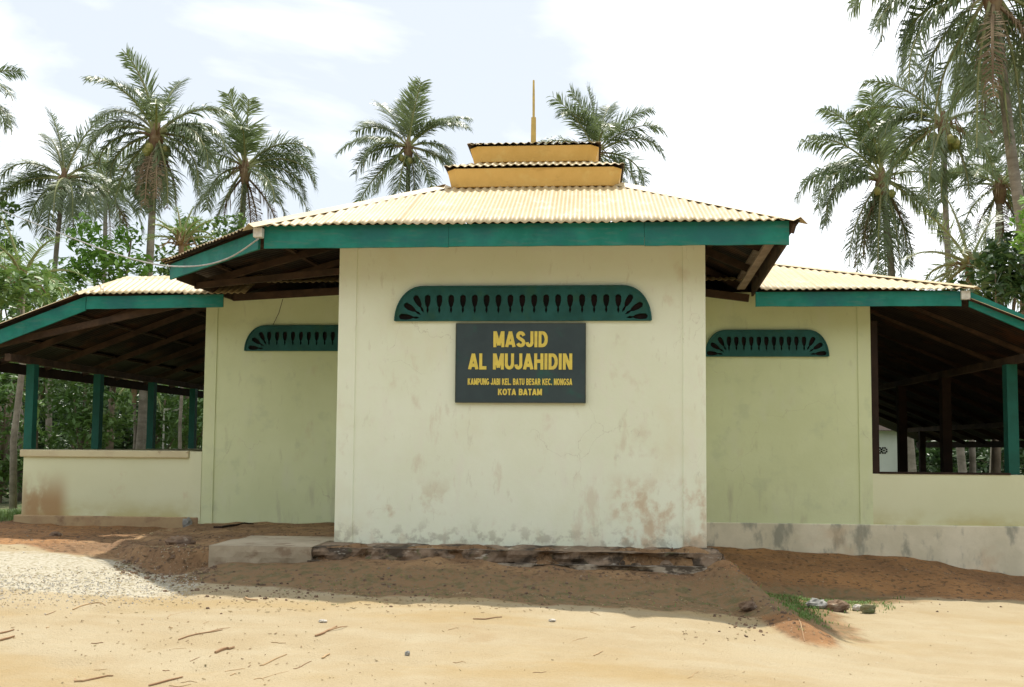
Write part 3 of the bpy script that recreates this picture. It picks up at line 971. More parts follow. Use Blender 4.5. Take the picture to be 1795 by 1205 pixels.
def lettering(txt, x0, x1, zlo, zhi, th):
    tot = sum(GL[ch][0] + .10 for ch in txt) - .10
    kx, kz = (x1 - x0) / tot, (zhi - zlo)
    mb = MB()
    cur_ = 0
    cnt = 0
    for ch in txt:
        wd, strokes = GL[ch]
        for st in strokes:
            pts = [V((x0 + (cur_ + u) * kx, zlo + v * kz)) for u, v in st]
            T_ = th / 2
            L_, Rr = [], []
            for i, p in enumerate(pts):
                d0 = (p - pts[i - 1]).normalized() if i else None
                d1 = (pts[i + 1] - p).normalized() if i < len(pts) - 1 else None
                if d0 is None: d = d1
                elif d1 is None: d = d0
                else: d = (d0 + d1).normalized()
                n_ = V((-d.y, d.x))
                # vertical pens are widened, level pens follow the letter height
                off_ = V((n_.x * T_ * kx / kz * 1.1 if kx < kz else n_.x * T_, n_.y * T_ * .92))
                if abs(n_.y) < .75 and 0 < abs(n_.y): off_ = V((off_.x * (1.12), off_.y))
                L_.append(p + off_); Rr.append(p - off_)
            yf = 10.4500 + .00035 * (cnt % 7)
            cnt += 1
            for k in range(len(pts) - 1):
                q = [L_[k], Rr[k], Rr[k + 1], L_[k + 1]]
                q = [V((c_.x, min(max(c_.y, zlo), zhi))) for c_ in q]
                mb.prism([(c_.x, yf, c_.y) for c_ in q], [(c_.x, 10.4578, c_.y) for c_ in q])
        cur_ += wd + .10
    return mb.build('lettering', 'letter_yellow', sign)


def SXZ(px, py): return PY(px, py, 10.455)


for txt, xa, xb, yt, yb, off in (('MASJID', 865, 960, 581, 609, .24 * .17), ('AL MUJAHIDIN', 821, 1003, 620, 648, .24 * .17),
                                 ('KAMPUNG JABI KEL. BATU BESAR KEC. NONGSA', 820, 1003, 664, 675, .25 * .068), ('KOTA BATAM', 873, 950, 682, 693, .25 * .068)):
    p, q = SXZ(xa, yb), SXZ(xb, yt)
    lettering(txt, p.x, q.x, p.z, q.z, off)

# ------------------------------------------------------------------ platform in front of the bay
def rough_block(name, x0, x1, y0, y1, z0, z1, mname, amp, seed, step=.05, parent=None):
    """concrete block, front and top worn"""
    mb = MB()
    nx_, nz_, ny_ = max(2, int((x1 - x0) / step)), max(2, int((z1 - z0) / step)), max(2, int((y1 - y0) / step))

    def dsp(p, n):
        d = noise.fractal(V((p.x * 4, p.y * 4, p.z * 6 + seed)), 1, 2, 4)
        d = d if d > -.15 else d * 2.2
        return p + n * amp * d
    def grid(o_, u, v, nu, nv, n):
        i = len(mb.v)
        for a_ in range(nu + 1):
            for c_ in range(nv + 1):
                p_ = o_ + u * a_ / nu + v * c_ / nv
                k = 1 if 0 < a_ < nu and 0 < c_ < nv else .35
                mb.v.append(tuple(dsp(p_, n * k)))
        for a_ in range(nu):
            for c_ in range(nv):
                q = i + a_ * (nv + 1) + c_
                mb.f.append((q, q + nv + 1, q + nv + 2, q + 1)); mb.m.append(0)
    X, Y_, Z = V((x1 - x0, 0, 0)), V((0, y1 - y0, 0)), V((0, 0, z1 - z0))
    O = V((x0, y0, z0))
    grid(O, X, Z, nx_, nz_, V((0, -1, 0)))
    grid(O + Z, X, Y_, nx_, ny_, V((0, 0, .25)))
    grid(O + Y_, -Y_, Z, ny_, nz_, V((-1, 0, 0)))
    grid(O + X, Y_, Z, ny_, nz_, V((1, 0, 0)))
    return mb.build(name, mname, parent)


plat = empty('concrete_platform', (-1.2, 10.2, .2), 'worn broken concrete platform under the projecting front bay', 'platform')
rough_block('step', -3.9, -2.82, 9.88, 10.60, .22, .51, 'concrete_plain', .015, 5, parent=plat)
rough_block('slab', -2.83, 1.36, 9.93, 10.60, .28, .500, 'concrete_old', .075, 1, step=.035, parent=plat)
rough_block('slab_return', -3.86, -2.72, 10.60, 11.05, .30, .508, 'concrete_plain', .02, 3, parent=plat)
rough_block('footing', -2.85, 1.2, 9.85, 9.95, .20, .375, 'concrete_pale', .05, 2, parent=plat)

# ------------------------------------------------------------------ cable and insulator
ip = PY(454, 409, 9.74)
w = MB(); w.box(ip.x - .048, ip.x + .048, 9.69, 9.77, ip.z - .052, ip.z + .05)
o = w.build('insulator_block', 'white_paint'); own_origin(o, ip)
tag(o, 'small white block fixed at the left corner of the front teal fascia', 'insulator')
bv = o.modifiers.new('worn', 'BEVEL'); bv.width = .008; bv.segments = 2
pp = [PY(453, 419, 9.68), PY(400, 453, 10.1), PY(340, 467, 10.7), PY(270, 463, 11.6), PY(190, 441, 13.2), PY(100, 407, 15.2), PY(0, 368, 17.8), PY(-110, 322, 21), PY(-240, 262, 25)]
fine = []
for i in range(len(pp) - 1):
    p0, p1, p2, p3 = pp[max(i - 1, 0)], pp[i], pp[i + 1], pp[min(i + 2, len(pp) - 1)]
    for k in range(8):
        t = k / 8
        fine.append(.5 * ((2 * p1) + (p2 - p0) * t + (2 * p0 - 5 * p1 + 4 * p2 - p3) * t * t + (3 * p1 - p0 - 3 * p2 + p3) * t ** 3))
fine.append(pp[-1])
w = MB(); w.tube(fine, .009, 6)
o = w.build('power_cable', 'cable_grey', smooth=True); own_origin(o, pp[0])
tag(o, 'thin pale cable sagging from the upper left to the roof corner', 'cable')
ha, hb = PY(496, 524, 13.3), PY(478, 571, 13.36)
w = MB(); w.tube([ha, ha.lerp(hb, .5) + V((.015, 0, -.01)), hb], .004, 5)
o = w.build('hanging_string', 'timber_dark_shade'); own_origin(o, hb)
tag(o, 'thin dark string hanging from the eave timber to the left wall vent', 'string')
# a bare wooden pole beyond the frame carries the far end
pe = pp[-1]
w = MB(); w.tube([(pe.x, pe.y, .1), (pe.x, pe.y, pe.z + .5)], [.12, .09], 10)
o = w.build('utility_pole', 'trunk_bark', smooth=True); own_origin(o, (pe.x, pe.y, .1))
tag(o, 'bare wooden pole carrying the far end of the cable', 'pole')


# ------------------------------------------------------------------ palms
def frond(mb, base, az, el, ln, droop, rnd, leaflen=.62, nl=46, mi=0, ri=1, twist=0, hang=.5):
    """one feather leaf: arching midrib with two rows of hanging leaflets"""
    h = V((cos(az), sin(az), 0))
    n = 14
    pts, p, e = [], V(base), el
    stp = ln / n
    for k in range(n + 1):
        pts.append(p.copy())
        t = k / n
        e2 = max(e - droop * (t ** 1.7) * 1.5, -1.5)
        p = p + (h * cos(e2) + V((0, 0, sin(e2)))) * stp
    side = V((-sin(az), cos(az), 0))
    side = (side * cos(twist) + V((0, 0, 1)) * sin(twist)).normalized()
    # midrib
    mb.tube(pts, [.045 * (1 - .85 * k / n) + .006 for k in range(n + 1)], 4, mi=ri, cap=False)
    for k in range(nl):
        t = .16 + .84 * (k + rnd.uniform(-.3, .3)) / nl
        t = min(t, .995)
        if noise.noise(V((t * 11, az * 4, el * 5 + ln))) > .30 and t > .3: continue
        f_ = t * n
        i = min(int(f_), n - 1)
        q = pts[i].lerp(pts[i + 1], f_ - i)
        d = (pts[i + 1] - pts[i]).normalized()
        up = side.cross(d).normalized()
        if up.z < 0: up = -up
        l = leaflen * (.35 + .65 * sin(min(1, max(0, t - .10) / .30) * pi / 2)) * (1 - .55 * max(0, t - .5) / .5) * rnd.uniform(.75, 1.15)
        for sg in (-1, 1):
            out = (side * sg * rnd.uniform(.7, 1) + d * rnd.uniform(.45, .95) + up * rnd.uniform(-.15, .4)).normalized()
            wv = d * (.015 + .007 * rnd.random()) * (leaflen / .9 + .2)
            a0 = q
            a1 = a0 + out * l * .45
            dn = V((0, 0, -1))
            hg = hang * (.25 + .75 * (1 - max(0, d.z)))
            o2 = (out * (1 - hg) + dn * hg * rnd.uniform(.3, 1.3)).normalized()
            a2 = a1 + o2 * l * .35
            o3 = (o2 * .8 + dn * .7 * hg).normalized()
            a3 = a2 + o3 * l * .28
            j = len(mb.v)
            mb.v += [tuple(a0 - wv * .6), tuple(a0 + wv * .6), tuple(a1 + wv), tuple(a1 - wv), tuple(a2 + wv * .8), tuple(a2 - wv * .8), tuple(a3)]
            mb.f += [(j, j + 1, j + 2, j + 3), (j + 3, j + 2, j + 4, j + 5), (j + 5, j + 4, j + 6)]
            mb.m += [mi] * 3


def palm(label, crown, base, flen, fr, seed, trunk_r=.15, nuts=0, dead=0, bend=0.0, leaf='palm_leaf', nrand=10, group='coconut palms behind the mosque', leaflen=None, nl=88, hang=.42):
    """fr: list of (side angle in degrees seen from the forecourt, length factor, droop)"""
    rnd = random.Random(seed)
    crown, base = V(crown), V(base)
    root = empty('palm_tree', base, label, 'palm tree', group)
    w_ = MB()
    n = 22
    pts, rad = [], []
    for k in range(n + 1):
        t = k / n
        p_ = base.lerp(crown, t) + V((bend * sin(t * pi), 0, 0))
        p_ += V((noise.noise(V((t * 3, seed, 0))), noise.noise(V((t * 3, seed, 7))), 0)) * .12 * sin(t * pi)
        pts.append(p_ - (V((0, 0, .3)) if k == 0 else V()))
        rad.append(trunk_r * (1.1 - .12 * min(1, t * 6) - .35 * t) * (1 + .03 * (k % 2)))
    w_.tube(pts, rad, 10)
    w_.build('trunk', 'trunk_palm', root, smooth=True)
    w_ = MB()
    ll = leaflen or flen * .27
    for (ang, lf, dr) in fr:
        a_ = radians(ang)
        # angle in the picture plane; some depth either way
        dep = rnd.uniform(-.45, .45)
        hx, vz = cos(a_), sin(a_)
        az = math.atan2(dep, hx if abs(hx) > .15 else .15 * (1 if hx >= 0 else -1))
        el = math.atan2(vz, sqrt(hx * hx + dep * dep * .4))
        frond(w_, crown + V((0, 0, .1)), az, el, flen * lf, dr, rnd, ll, nl, twist=rnd.uniform(-.35, .35), hang=hang)
    for k in range(nrand):
        az = 2 * pi * (k + rnd.random() * .8) / nrand
        el = rnd.uniform(-.5, 1.25)
        frond(w_, crown + V((0, 0, .1)), az, el, flen * rnd.uniform(.75, 1.0), rnd.uniform(.7, 1.7), rnd, ll, nl, twist=rnd.uniform(-.4, .4), hang=hang)
    # sheathing fibre at the heart
    w_.build('crown', [leaf, 'rachis'], root)
    w_ = MB()
    w_.tube([crown - V((0, 0, .55)), crown - V((0, 0, .1)), crown + V((0, 0, .45))], [trunk_r * .9, trunk_r * 1.5, trunk_r * .5], 9)
    for k in range(14):
        az = rnd.uniform(0, 2 * pi)
        h = V((cos(az), sin(az), 0))
        w_.tube([crown + h * .1, crown + h * .3 + V((0, 0, rnd.uniform(0, .25))), crown + h * rnd.uniform(.45, .7) + V((0, 0, rnd.uniform(-.45, .3)))], [.03, .022, .01], 4)
    w_.build('crown_heart', 'husk', root)
    if dead:
        w_ = MB()
        for k in range(dead):
            az = rnd.uniform(0, 2 * pi)
            frond(w_, crown - V((0, 0, .2)), az, rnd.uniform(-1.1, -.7), flen * rnd.uniform(.6, .85), rnd.uniform(.5, .8), rnd, ll * .8, 34, hang=.85)
        w_.build('dead_fronds', ['palm_dead', 'palm_dead'], root)
    for k in range(nuts):
        az = 2 * pi * k / nuts + rnd.random()
        c_ = crown + V((cos(az) * .32, sin(az) * .32, -.30 - rnd.random() * .28))
        nb = MB()
        m_ = 7
        prof = [(0, -.15), (.07, -.13), (.125, -.04), (.12, .05), (.07, .12), (0, .15)]
        for (r0, z0), (r1, z1) in zip(prof, prof[1:]):
            for t in range(m_):
                a0, a1 = 2 * pi * t / m_, 2 * pi * (t + 1) / m_
                P_ = [c_ + V((r0 * cos(a0), r0 * sin(a0), z0)), c_ + V((r0 * cos(a1), r0 * sin(a1), z0)), c_ + V((r1 * cos(a1), r1 * sin(a1), z1)), c_ + V((r1 * cos(a0), r1 * sin(a0), z1))]
                nb.face(P_)
        nb.build('coconut', 'coconut', root, smooth=True)
    return root


def base_at(px, Y):
    p = PY(px, 800, Y)
    return V((p.x, Y, G(p.x, Y)))


def P(px, py, Y): return PY(px, py, Y)


# left group
palm('coconut palm at the left edge with only its drooping frond tips in view', P(-95, 190, 30), base_at(-70, 30), 2.9,
     [(40, 1, 1.4), (15, 1, 1.4), (-20, .9, .9), (70, .9, 1.6)], 11, nrand=8)
palm('coconut palm furthest left whose full crown stands low above the small bushes', P(112, 318, 31), base_at(86, 31), 2.75,
     [(95, .85, .3), (72, .9, .4), (115, .9, .5), (150, .95, 1.0), (168, 1.05, 1.1), (178, 1, 1.0), (-165, .9, .8), (35, .9, 1.1), (10, .8, 1.0), (-25, .8, .7), (-120, .8, .4), (-70, .8, .4)], 12, nrand=6, bend=-.2, trunk_r=.11)
palm('tallest coconut palm on the left with green nuts and a brown skirt of dead fronds', P(274, 240, 27), base_at(243, 27), 2.65,
     [(100, .95, .5), (112, .9, .7), (85, .8, .4), (135, .95, 1.1), (150, .9, 1.3), (165, .95, 1.5), (178, .9, 1.4), (45, .9, .9), (20, 1.0, 1.3), (5, 1.0, 1.4), (-20, .95, 1.0), (-35, .9, .7), (-60, .9, .5), (-90, .9, .3), (-115, .9, .4), (-140, .95, .6)], 13, nuts=7, dead=8, trunk_r=.145, nrand=7)
palm('coconut palm between the tallest left palm and the yellow bay roof', P(430, 298, 34), base_at(404, 34), 3.1,
     [(95, .85, .3), (80, .8, .4), (108, .9, .5), (125, .95, .7), (148, .8, .8), (40, .9, 1.1), (25, 1.0, 1.4), (10, .9, 1.3), (-15, 1.1, .9), (-35, .95, .8), (-95, .9, .3), (-120, .9, .3), (-150, .85, .6)], 14, dead=4, trunk_r=.14, nrand=6)
palm('slim coconut palm behind the left palms, its crown half hidden', P(185, 330, 46), base_at(180, 46), 3.4, [(100, .8, .4), (60, .9, .8), (150, .9, 1.0), (-30, .9, .8)], 15, nrand=9, dead=2)
# centre pair
palm('coconut palm rising behind the roof just left of the yellow tiers', P(716, 262, 36), base_at(712, 36), 2.95,
     [(85, .9, .25), (75, .85, .4), (100, .8, .3), (118, .95, .35), (135, 1.0, .5), (158, 1.0, .9), (172, .9, 1.1), (50, .95, .7), (38, .95, 1.0), (8, .8, 1.2), (-12, .9, 1.0), (-45, .8, .5), (-75, .7, .3), (-105, .8, .3), (-150, 1.15, .5), (-135, .8, .5)], 16, nuts=4, nrand=4, trunk_r=.13)
palm('coconut palm rising behind the roof just right of the finial', P(1046, 272, 40), base_at(1050, 40), 3.3,
     [(92, .85, .2), (80, .8, .4), (105, .85, .3), (122, .9, .4), (55, .9, .6), (38, 1.0, 1.0), (25, 1.0, 1.2), (150, 1.0, 1.1), (165, .9, 1.2), (-20, .9, 1.1), (-40, .9, .8), (5, 1.0, 1.6), (-150, .9, .8)], 17, nrand=4, trunk_r=.13)
# right group
palm('lone-crowned coconut palm above the right wing roof with long hanging fronds', P(1546, 318, 32), base_at(1600, 32), 3.4,
     [(100, .85, .3), (115, .9, .6), (130, .9, .9), (150, .95, 1.3), (165, .95, 1.5), (178, .9, 1.5), (85, .8, .3), (-178, .9, 1.4), (-110, 1.0, .25), (-100, 1.0, .2), (-88, 1.0, .2), (-75, 1.0, .3), (-60, .9, .5), (-30, 1.1, .7), (20, .8, 1.0), (-125, .95, .5)], 18, nuts=4, dead=5, nrand=4, hang=.65)
palm('coconut palm with pale nuts whose dark slim trunk crosses the right wing roof end', P(1654, 222, 28), base_at(1690, 28), 2.6,
     [(100, .9, .4), (130, 1.0, .7), (150, 1.1, .9), (165, 1.0, 1.0), (60, .9, .7), (30, .9, 1.0), (-170, .9, 1.3), (-150, 1.1, .9), (-120, 1, .5), (-95, .9, .3), (-60, .9, .5), (-20, .9, 1.0)], 19, nuts=8, nrand=4, trunk_r=.11, bend=-.1)
palm('tall near coconut palm with leaning trunk and huge hanging fronds at the top right', P(1740, -12, 22), base_at(1812, 22), 3.6,
     [(178, .85, 1.7), (165, .95, 1.5), (150, 1, 1.3), (-160, 1.0, 1.0), (-140, 1.0, .8), (-125, 1.05, .6), (-110, 1.1, .4), (-98, 1.05, .3), (-85, 1.0, .3), (-70, 1.0, .4), (-50, .95, .5), (-30, .95, .8), (10, .9, 1.4), (60, .9, 1)], 20, nrand=6, trunk_r=.15, dead=3, bend=.15, hang=.6)
palm('coconut palm at the top right corner, cut by the frame', P(1830, 60, 24), base_at(1850, 24), 3.6,
     [(170, .9, 1.4), (-160, 1.0, 1.0), (-130, 1, .7), (-110, 1, .5)], 21, nrand=4, hang=.6)
palm('coconut palm low on the right between the dark trunk and the leaning trunk', P(1752, 330, 33), base_at(1741, 33), 2.5,
     [(95, .8, .3), (140, .9, .9), (170, 1, 1.2), (-150, 1, .8), (-110, 1, .4), (-60, .9, .5), (30, .9, .9), (0, 1, 1.2)], 22, nrand=7, dead=4)
palm('half hidden coconut palm right of the leaning trunk', P(1812, 260, 36), base_at(1822, 36), 2.6,
     [(120, .9, .7), (160, 1, 1.1), (-150, 1, .8), (-110, 1, .4)], 23, nrand=9)
palm('low spiky palm standing just beyond the right wing roof corner', P(1700, 470, 24), base_at(1702, 24), 1.9,
     [(100, 1, .2), (130, 1, .4), (60, 1, .3), (160, 1, .7), (20, 1, .6), (-160, 1, .6), (-20, 1, .6)], 24, nrand=10, group='small palms', hang=.2, nl=34, trunk_r=.08)
palm('small palm with yellow stem base at the left edge in front of the wood', P(38, 500, 22), base_at(40, 22), 1.7,
     [(100, 1, .3), (140, 1, .9), (60, 1, .8), (30, 1, 1.0), (165, 1, 1.1), (10, 1, 1.2), (-160, .9, 1), (-30, .9, 1)], 25, nrand=4, leaf='palm_leaf_bright', group='small palms', nl=36, trunk_r=.10, hang=.35)
palm('young palm seen through the left terrace between two teal posts', P(236, 676, 27), base_at(238, 27), 1.5,
     [(120, 1, .9), (150, 1, 1.1), (90, 1, .5), (40, 1, 1.0), (20, .9, 1.2)], 26, nrand=4, leaf='palm_leaf_bright', group='small palms', nl=36, trunk_r=.06)
palm('bright green young palm among the bushes left of the upper roof corner', P(318, 430, 24), base_at(318, 24), 1.0,
     [(100, 1, .2), (80, 1, .2), (130, 1, .4), (50, 1, .4), (160, 1, .6), (20, 1, .6)], 27, nrand=7, leaf='palm_leaf_bright', group='small palms', nl=26, trunk_r=.05, hang=.15)


# ------------------------------------------------------------------ broadleaf trees
def leaf_cloud(mb, rnd, c_, r, n, size, mi=0, squash=.8):
    for k in range(n):
        while True:
            d = V((rnd.uniform(-1, 1), rnd.uniform(-1, 1), rnd.uniform(-1, 1)))
            if .2 < d.length <= 1: break
        d = d * (d.length ** -.35)
        p_ = c_ + V((d.x * r, d.y * r, d.z * r * squash))
        a_ = V((rnd.gauss(0, 1), rnd.gauss(0, 1), rnd.gauss(0, .6))).normalized()
        b2 = a_.cross(V((rnd.gauss(0, .5), rnd.gauss(0, .5), 1))).normalized()
        s_ = size * rnd.uniform(.6, 1.25)
        a_, b2 = a_ * s_, b2 * s_ * .42
        j = len(mb.v)
        mb.v += [tuple(p_ - a_), tuple(p_ + b2), tuple(p_ + a_ + V((0, 0, -s_ * .3))), tuple(p_ - b2)]
        mb.f.append((j, j + 1, j + 2, j + 3)); mb.m.append(mi)


def btree(label, base, blobs, leaf, seed, size=.10, dens=260, trunk_r=.1, name='broadleaf_tree', cat='tree', group='broadleaf trees around the mosque'):
    """blobs: (centre, radius)"""
    rnd = random.Random(seed)
    base = V(base)
    root = empty(name, base, label, cat, group)
    top = max(blobs, key=lambda q: q[0].z)[0]
    w_ = MB()
    mid = base.lerp(top, .5) + V((rnd.uniform(-.2, .2), 0, 0))
    w_.tube([base - V((0, 0, .3)), base.lerp(mid, .5), mid, top], [trunk_r * 1.2, trunk_r, trunk_r * .8, trunk_r * .25], 8)
    for c_, r in blobs:
        s_ = base.lerp(mid, rnd.uniform(.55, 1))
        w_.tube([s_, s_.lerp(c_, .5) + V((0, 0, -.1)), c_], [trunk_r * .5, trunk_r * .35, .012], 6)
    w_.build('trunk', 'trunk_bark', root, smooth=True)
    w_ = MB()
    for c_, r in blobs:
        leaf_cloud(w_, rnd, c_, r, int(dens * r * r * 2.0 / (size / .1) ** 1.3), size)
        for k in range(5):
            d = V((rnd.gauss(0, 1), rnd.gauss(0, 1), rnd.gauss(0, .8))).normalized()
            leaf_cloud(w_, rnd, c_ + d * r * .95, r * .38, int(dens * r * r * .22), size)
    w_.build('crown', leaf, root)
    return root


def blobs_at(lst, Y, rnd, jit=1.0):
    out = []
    for px, py, rp in lst:
        y = Y + rnd.uniform(-jit, jit)
        out.append((PY(px, py, y), rp * y / FPX))
    return out


R_ = random.Random(99)
# bright bushes between the palms and left wing roof
btree('bright green leafy tree behind the left wing roof, beside the tallest palm trunk', base_at(190, 26), blobs_at([(150, 420, 38), (190, 450, 45), (225, 470, 40), (170, 480, 40), (230, 420, 28), (130, 470, 35)], 26, R_), 'leaf_bright', 1, .13)
btree('mid green leafy tree right of the tallest left palm trunk', base_at(320, 28), blobs_at([(300, 455, 38), (345, 440, 38), (330, 400, 30), (380, 430, 35), (270, 490, 30), (400, 400, 30)], 28, R_), 'leaf_mid', 2, .13)
btree('small leafy tree at the left edge above the left wing roof', base_at(60, 24), blobs_at([(80, 500, 40), (120, 520, 38), (60, 545, 40), (15, 560, 40), (0, 500, 32)], 24, R_), 'leaf_mid', 3, .12)
btree('pale green leafy tree rising behind the low left palm crown', base_at(10, 30), blobs_at([(-20, 380, 45), (10, 430, 30), (-40, 450, 50)], 30, R_), 'leaf_mid', 4, .14)
# the wood seen through and beside the left terrace
names_l = ['dense shrub tree filling the gap left of the first terrace post', 'dark leafy tree behind the first terrace post', 'glossy leafy tree between the first and second left posts',
           'dark leafy tree right of the thick pale palm trunk', 'dense leafy tree at the inner end of the left terrace', 'dark tree standing deep behind the second left post']
spec_l = [(-5, [(-30, 640, 60), (10, 700, 60), (30, 640, 50), (0, 780, 60), (25, 830, 40), (-40, 850, 60)], 21, 'leaf_mid'),
          (75, [(70, 680, 60), (110, 720, 60), (80, 770, 60), (40, 740, 45), (95, 640, 40)], 33, 'leaf_dark'),
          (140, [(130, 700, 55), (160, 750, 50), (120, 770, 45), (190, 720, 45), (150, 660, 40)], 24, 'leaf_mid'),
          (280, [(270, 740, 45), (310, 760, 50), (250, 780, 45), (290, 700, 45)], 29, 'leaf_mid'),
          (345, [(340, 750, 45), (370, 720, 50), (350, 780, 40), (340, 690, 40)], 26, 'leaf_mid'),
          (200, [(190, 700, 70), (230, 760, 60), (170, 780, 60), (250, 680, 60)], 30, 'leaf_dark')]
for i, (bx, bl, Y, lf) in enumerate(spec_l):
    btree(names_l[i], base_at(bx, Y), blobs_at(bl, Y, R_), lf, 40 + i, .12, 300)
# right side
btree('bright green leafy tree at the right edge beside the leaning palm trunk', base_at(1850, 15), blobs_at([(1800, 385, 24), (1830, 410, 40), (1805, 350, 18), (1795, 425, 20), (1850, 350, 50)], 15, R_, .4), 'leaf_bright', 60, .075, 420)
btree('dark tree with narrow leaves behind the right wing roof corner', base_at(1740, 22), blobs_at([(1745, 480, 45), (1780, 510, 50), (1715, 510, 40), (1790, 450, 45), (1760, 440, 30)], 22, R_), 'leaf_dark', 61, .16)
btree('leafy tree seen low through the right terrace by the corner post', base_at(1750, 40), blobs_at([(1700, 800, 60), (1760, 790, 60), (1790, 740, 60), (1640, 810, 50), (1800, 800, 50)], 40, R_), 'leaf_dark', 62, .18, 200)
btree('dark tree standing behind the white outbuilding', base_at(1600, 52), blobs_at([(1600, 770, 60), (1640, 720, 60), (1560, 700, 60), (1700, 730, 80)], 52, R_), 'leaf_dark', 63, .22, 200)
# slender trunks beside and behind the terrace
def pole_tree(label, px, Y, r, top, seed, lean=0):
    b0 = base_at(px, Y)
    t_ = V((b0.x + lean, Y, top))
    rnd = random.Random(seed)
    root = empty('slender_tree', b0, label, 'tree', 'slender trees near the terraces')
    w_ = MB(); w_.tube([b0 - V((0, 0, .2)), b0.lerp(t_, .33) + V((rnd.uniform(-.08, .08), 0, 0)), b0.lerp(t_, .66) + V((rnd.uniform(-.08, .08), 0, 0)), t_], [r * 1.15, r, r * .9, r * .5], 9)
    w_.build('trunk', 'trunk_pale', root, smooth=True)
    w_ = MB()
    for k in range(5):
        leaf_cloud(w_, rnd, t_ + V((rnd.uniform(-.6, .6), rnd.uniform(-.6, .6), rnd.uniform(-.5, .4))), .5, 110, .12)
    w_.build('crown', 'leaf_mid', root)


pole_tree('slender pale trunk left of the low left wall', 28, 17, .06, 4.4, 1)
pole_tree('thin grey trunk at the far left edge of the wood', 8, 24, .07, 5.5, 2)

# far wood: too dense to count
rnd = random.Random(5)
w = MB()
for k in range(130):
    px = rnd.uniform(-500, 2300)
    y = rnd.uniform(46, 60)
    p_ = PY(px, 780, y)
    for q in range(2):
        leaf_cloud(w, rnd, V((p_.x + rnd.uniform(-1, 1), y, rnd.uniform(.8, 5.5))), rnd.uniform(1.4, 2.3), 110, .36)
for k in range(60):
    p_ = PY(rnd.uniform(-150, 420), 780, rnd.uniform(33, 40))
    leaf_cloud(w, rnd, V((p_.x, p_.y, rnd.uniform(.6, 4.5))), rnd.uniform(1.1, 1.8), 150, .26)
o = w.build('distant_wood', 'leaf_dark')
tag(o, 'dense dark green wood closing the view behind the mosque and palms', 'wood', kind='stuff')

w = MB()      # unseen leaf mass added behind the camera to block low sky
for k in range(150):
    x, y = rnd.uniform(-48, 48), rnd.uniform(-30, -20)
    for q in range(3):
        leaf_cloud(w, rnd, V((x + rnd.uniform(-1, 1), y, rnd.uniform(1.0, 11.5))), rnd.uniform(1.8, 2.8), 60, .55)
o = w.build('unseen_sky_blocker', 'leaf_dark')
tag(o, 'unseen leaf mass added behind the camera to keep low sky off the walls', 'grove', kind='stuff')

# white outbuilding and small frame behind the terraces
ob_ = empty('outbuilding', (12.0, 40, .1), 'pale plastered outbuilding with flower shaped vents seen through the right terrace', 'building')
e0, e1 = PY(1576, 830, 40), PY(1592, 830, 40)
w = MB(); w.box(e0.x - 5, e0.x, 40, 45, -.2, 2.35); w.build('wall', 'far_white', ob_)
w = MB(); w.box(e0.x + .13, e1.x, 40.2, 40.5, -.2, 2.3); w.build('corner_pier', 'far_white', ob_)
w = MB()
w.prism([(e0.x - 5.4, 39.4, 2.34), (e1.x + .4, 39.4, 2.34), (e1.x + .4, 45.6, 2.34), (e0.x - 5.4, 45.6, 2.34)], [(e0.x - 5.4, 42, 3.3), (e1.x + .4, 42, 3.3), (e1.x + .4, 43, 3.3), (e0.x - 5.4, 43, 3.3)])
w.build('roof', 'timber_dark_shade', ob_)
for px in (1541, 1549.5):
    c_ = PY(px, 790, 39.99)
    w = MB()
    for k in range(8):
        a_ = k * pi / 4 + pi / 8
        q = c_ + V((cos(a_) * .11, 0, sin(a_) * .11))
        w.box(q.x - .03, q.x + .03, 39.975, 39.998, q.z - .03, q.z + .03)
    w.box(c_.x - .03, c_.x + .03, 39.975, 39.998, c_.z - .03, c_.z + .03)
    w.build('flower_vent', 'dark_void', ob_)
fr_ = PY(288, 718, 28); fr2 = PY(332, 716, 28)
w = MB(); w.beam((fr_.x, 28, fr_.z), (fr2.x, 28, fr_.z), .05, .06); w.beam((fr_.x, 28, .1), (fr_.x, 28, fr_.z), .04, .04, V((0, 1, 0))); w.beam((fr2.x, 28, .1), (fr2.x, 28, fr_.z), .04, .04, V((0, 1, 0)))
o = w.build('goal_frame', 'white_paint'); own_origin(o, (fr_.x, 28, .1))
tag(o, 'thin white goal-like frame standing beyond the inner end of the left terrace', 'frame')


# ------------------------------------------------------------------ stones, twigs, litter, grass
def stone(label, px, py, w_, h_, d_, mname, seed, Z=None):
    p_ = PZ(px, py, 0)
    for _ in range(4): p_ = PZ(px, py, G(p_.x, p_.y))
    bmv = MB()
    n, m_ = 12, 8
    for j in range(m_ + 1):
        for i in range(n):
            a_, b2 = 2 * pi * i / n, -pi / 2 + pi * j / m_
            d = V((cos(a_) * cos(b2), sin(a_) * cos(b2), sin(b2)))
            k = 1 + .38 * noise.noise(d * 1.6 + V((seed, seed * 2, 0))) + .15 * noise.noise(d * 4 + V((seed, 0, 0)))
            bmv.v.append((p_.x + d.x * w_ / 2 * k, p_.y + d.y * d_ / 2 * k, G(p_.x, p_.y) + h_ * .38 + d.z * h_ * .6 * k))
    for j in range(m_):
        for i in range(n):
            bmv.f.append((j * n + i, j * n + (i + 1) % n, (j + 1) * n + (i + 1) % n, (j + 1) * n + i)); bmv.m.append(0)
    o_ = bmv.build('stone', mname); own_origin(o_, (p_.x, p_.y, G(p_.x, p_.y)))
    return tag(o_, label, 'stone')


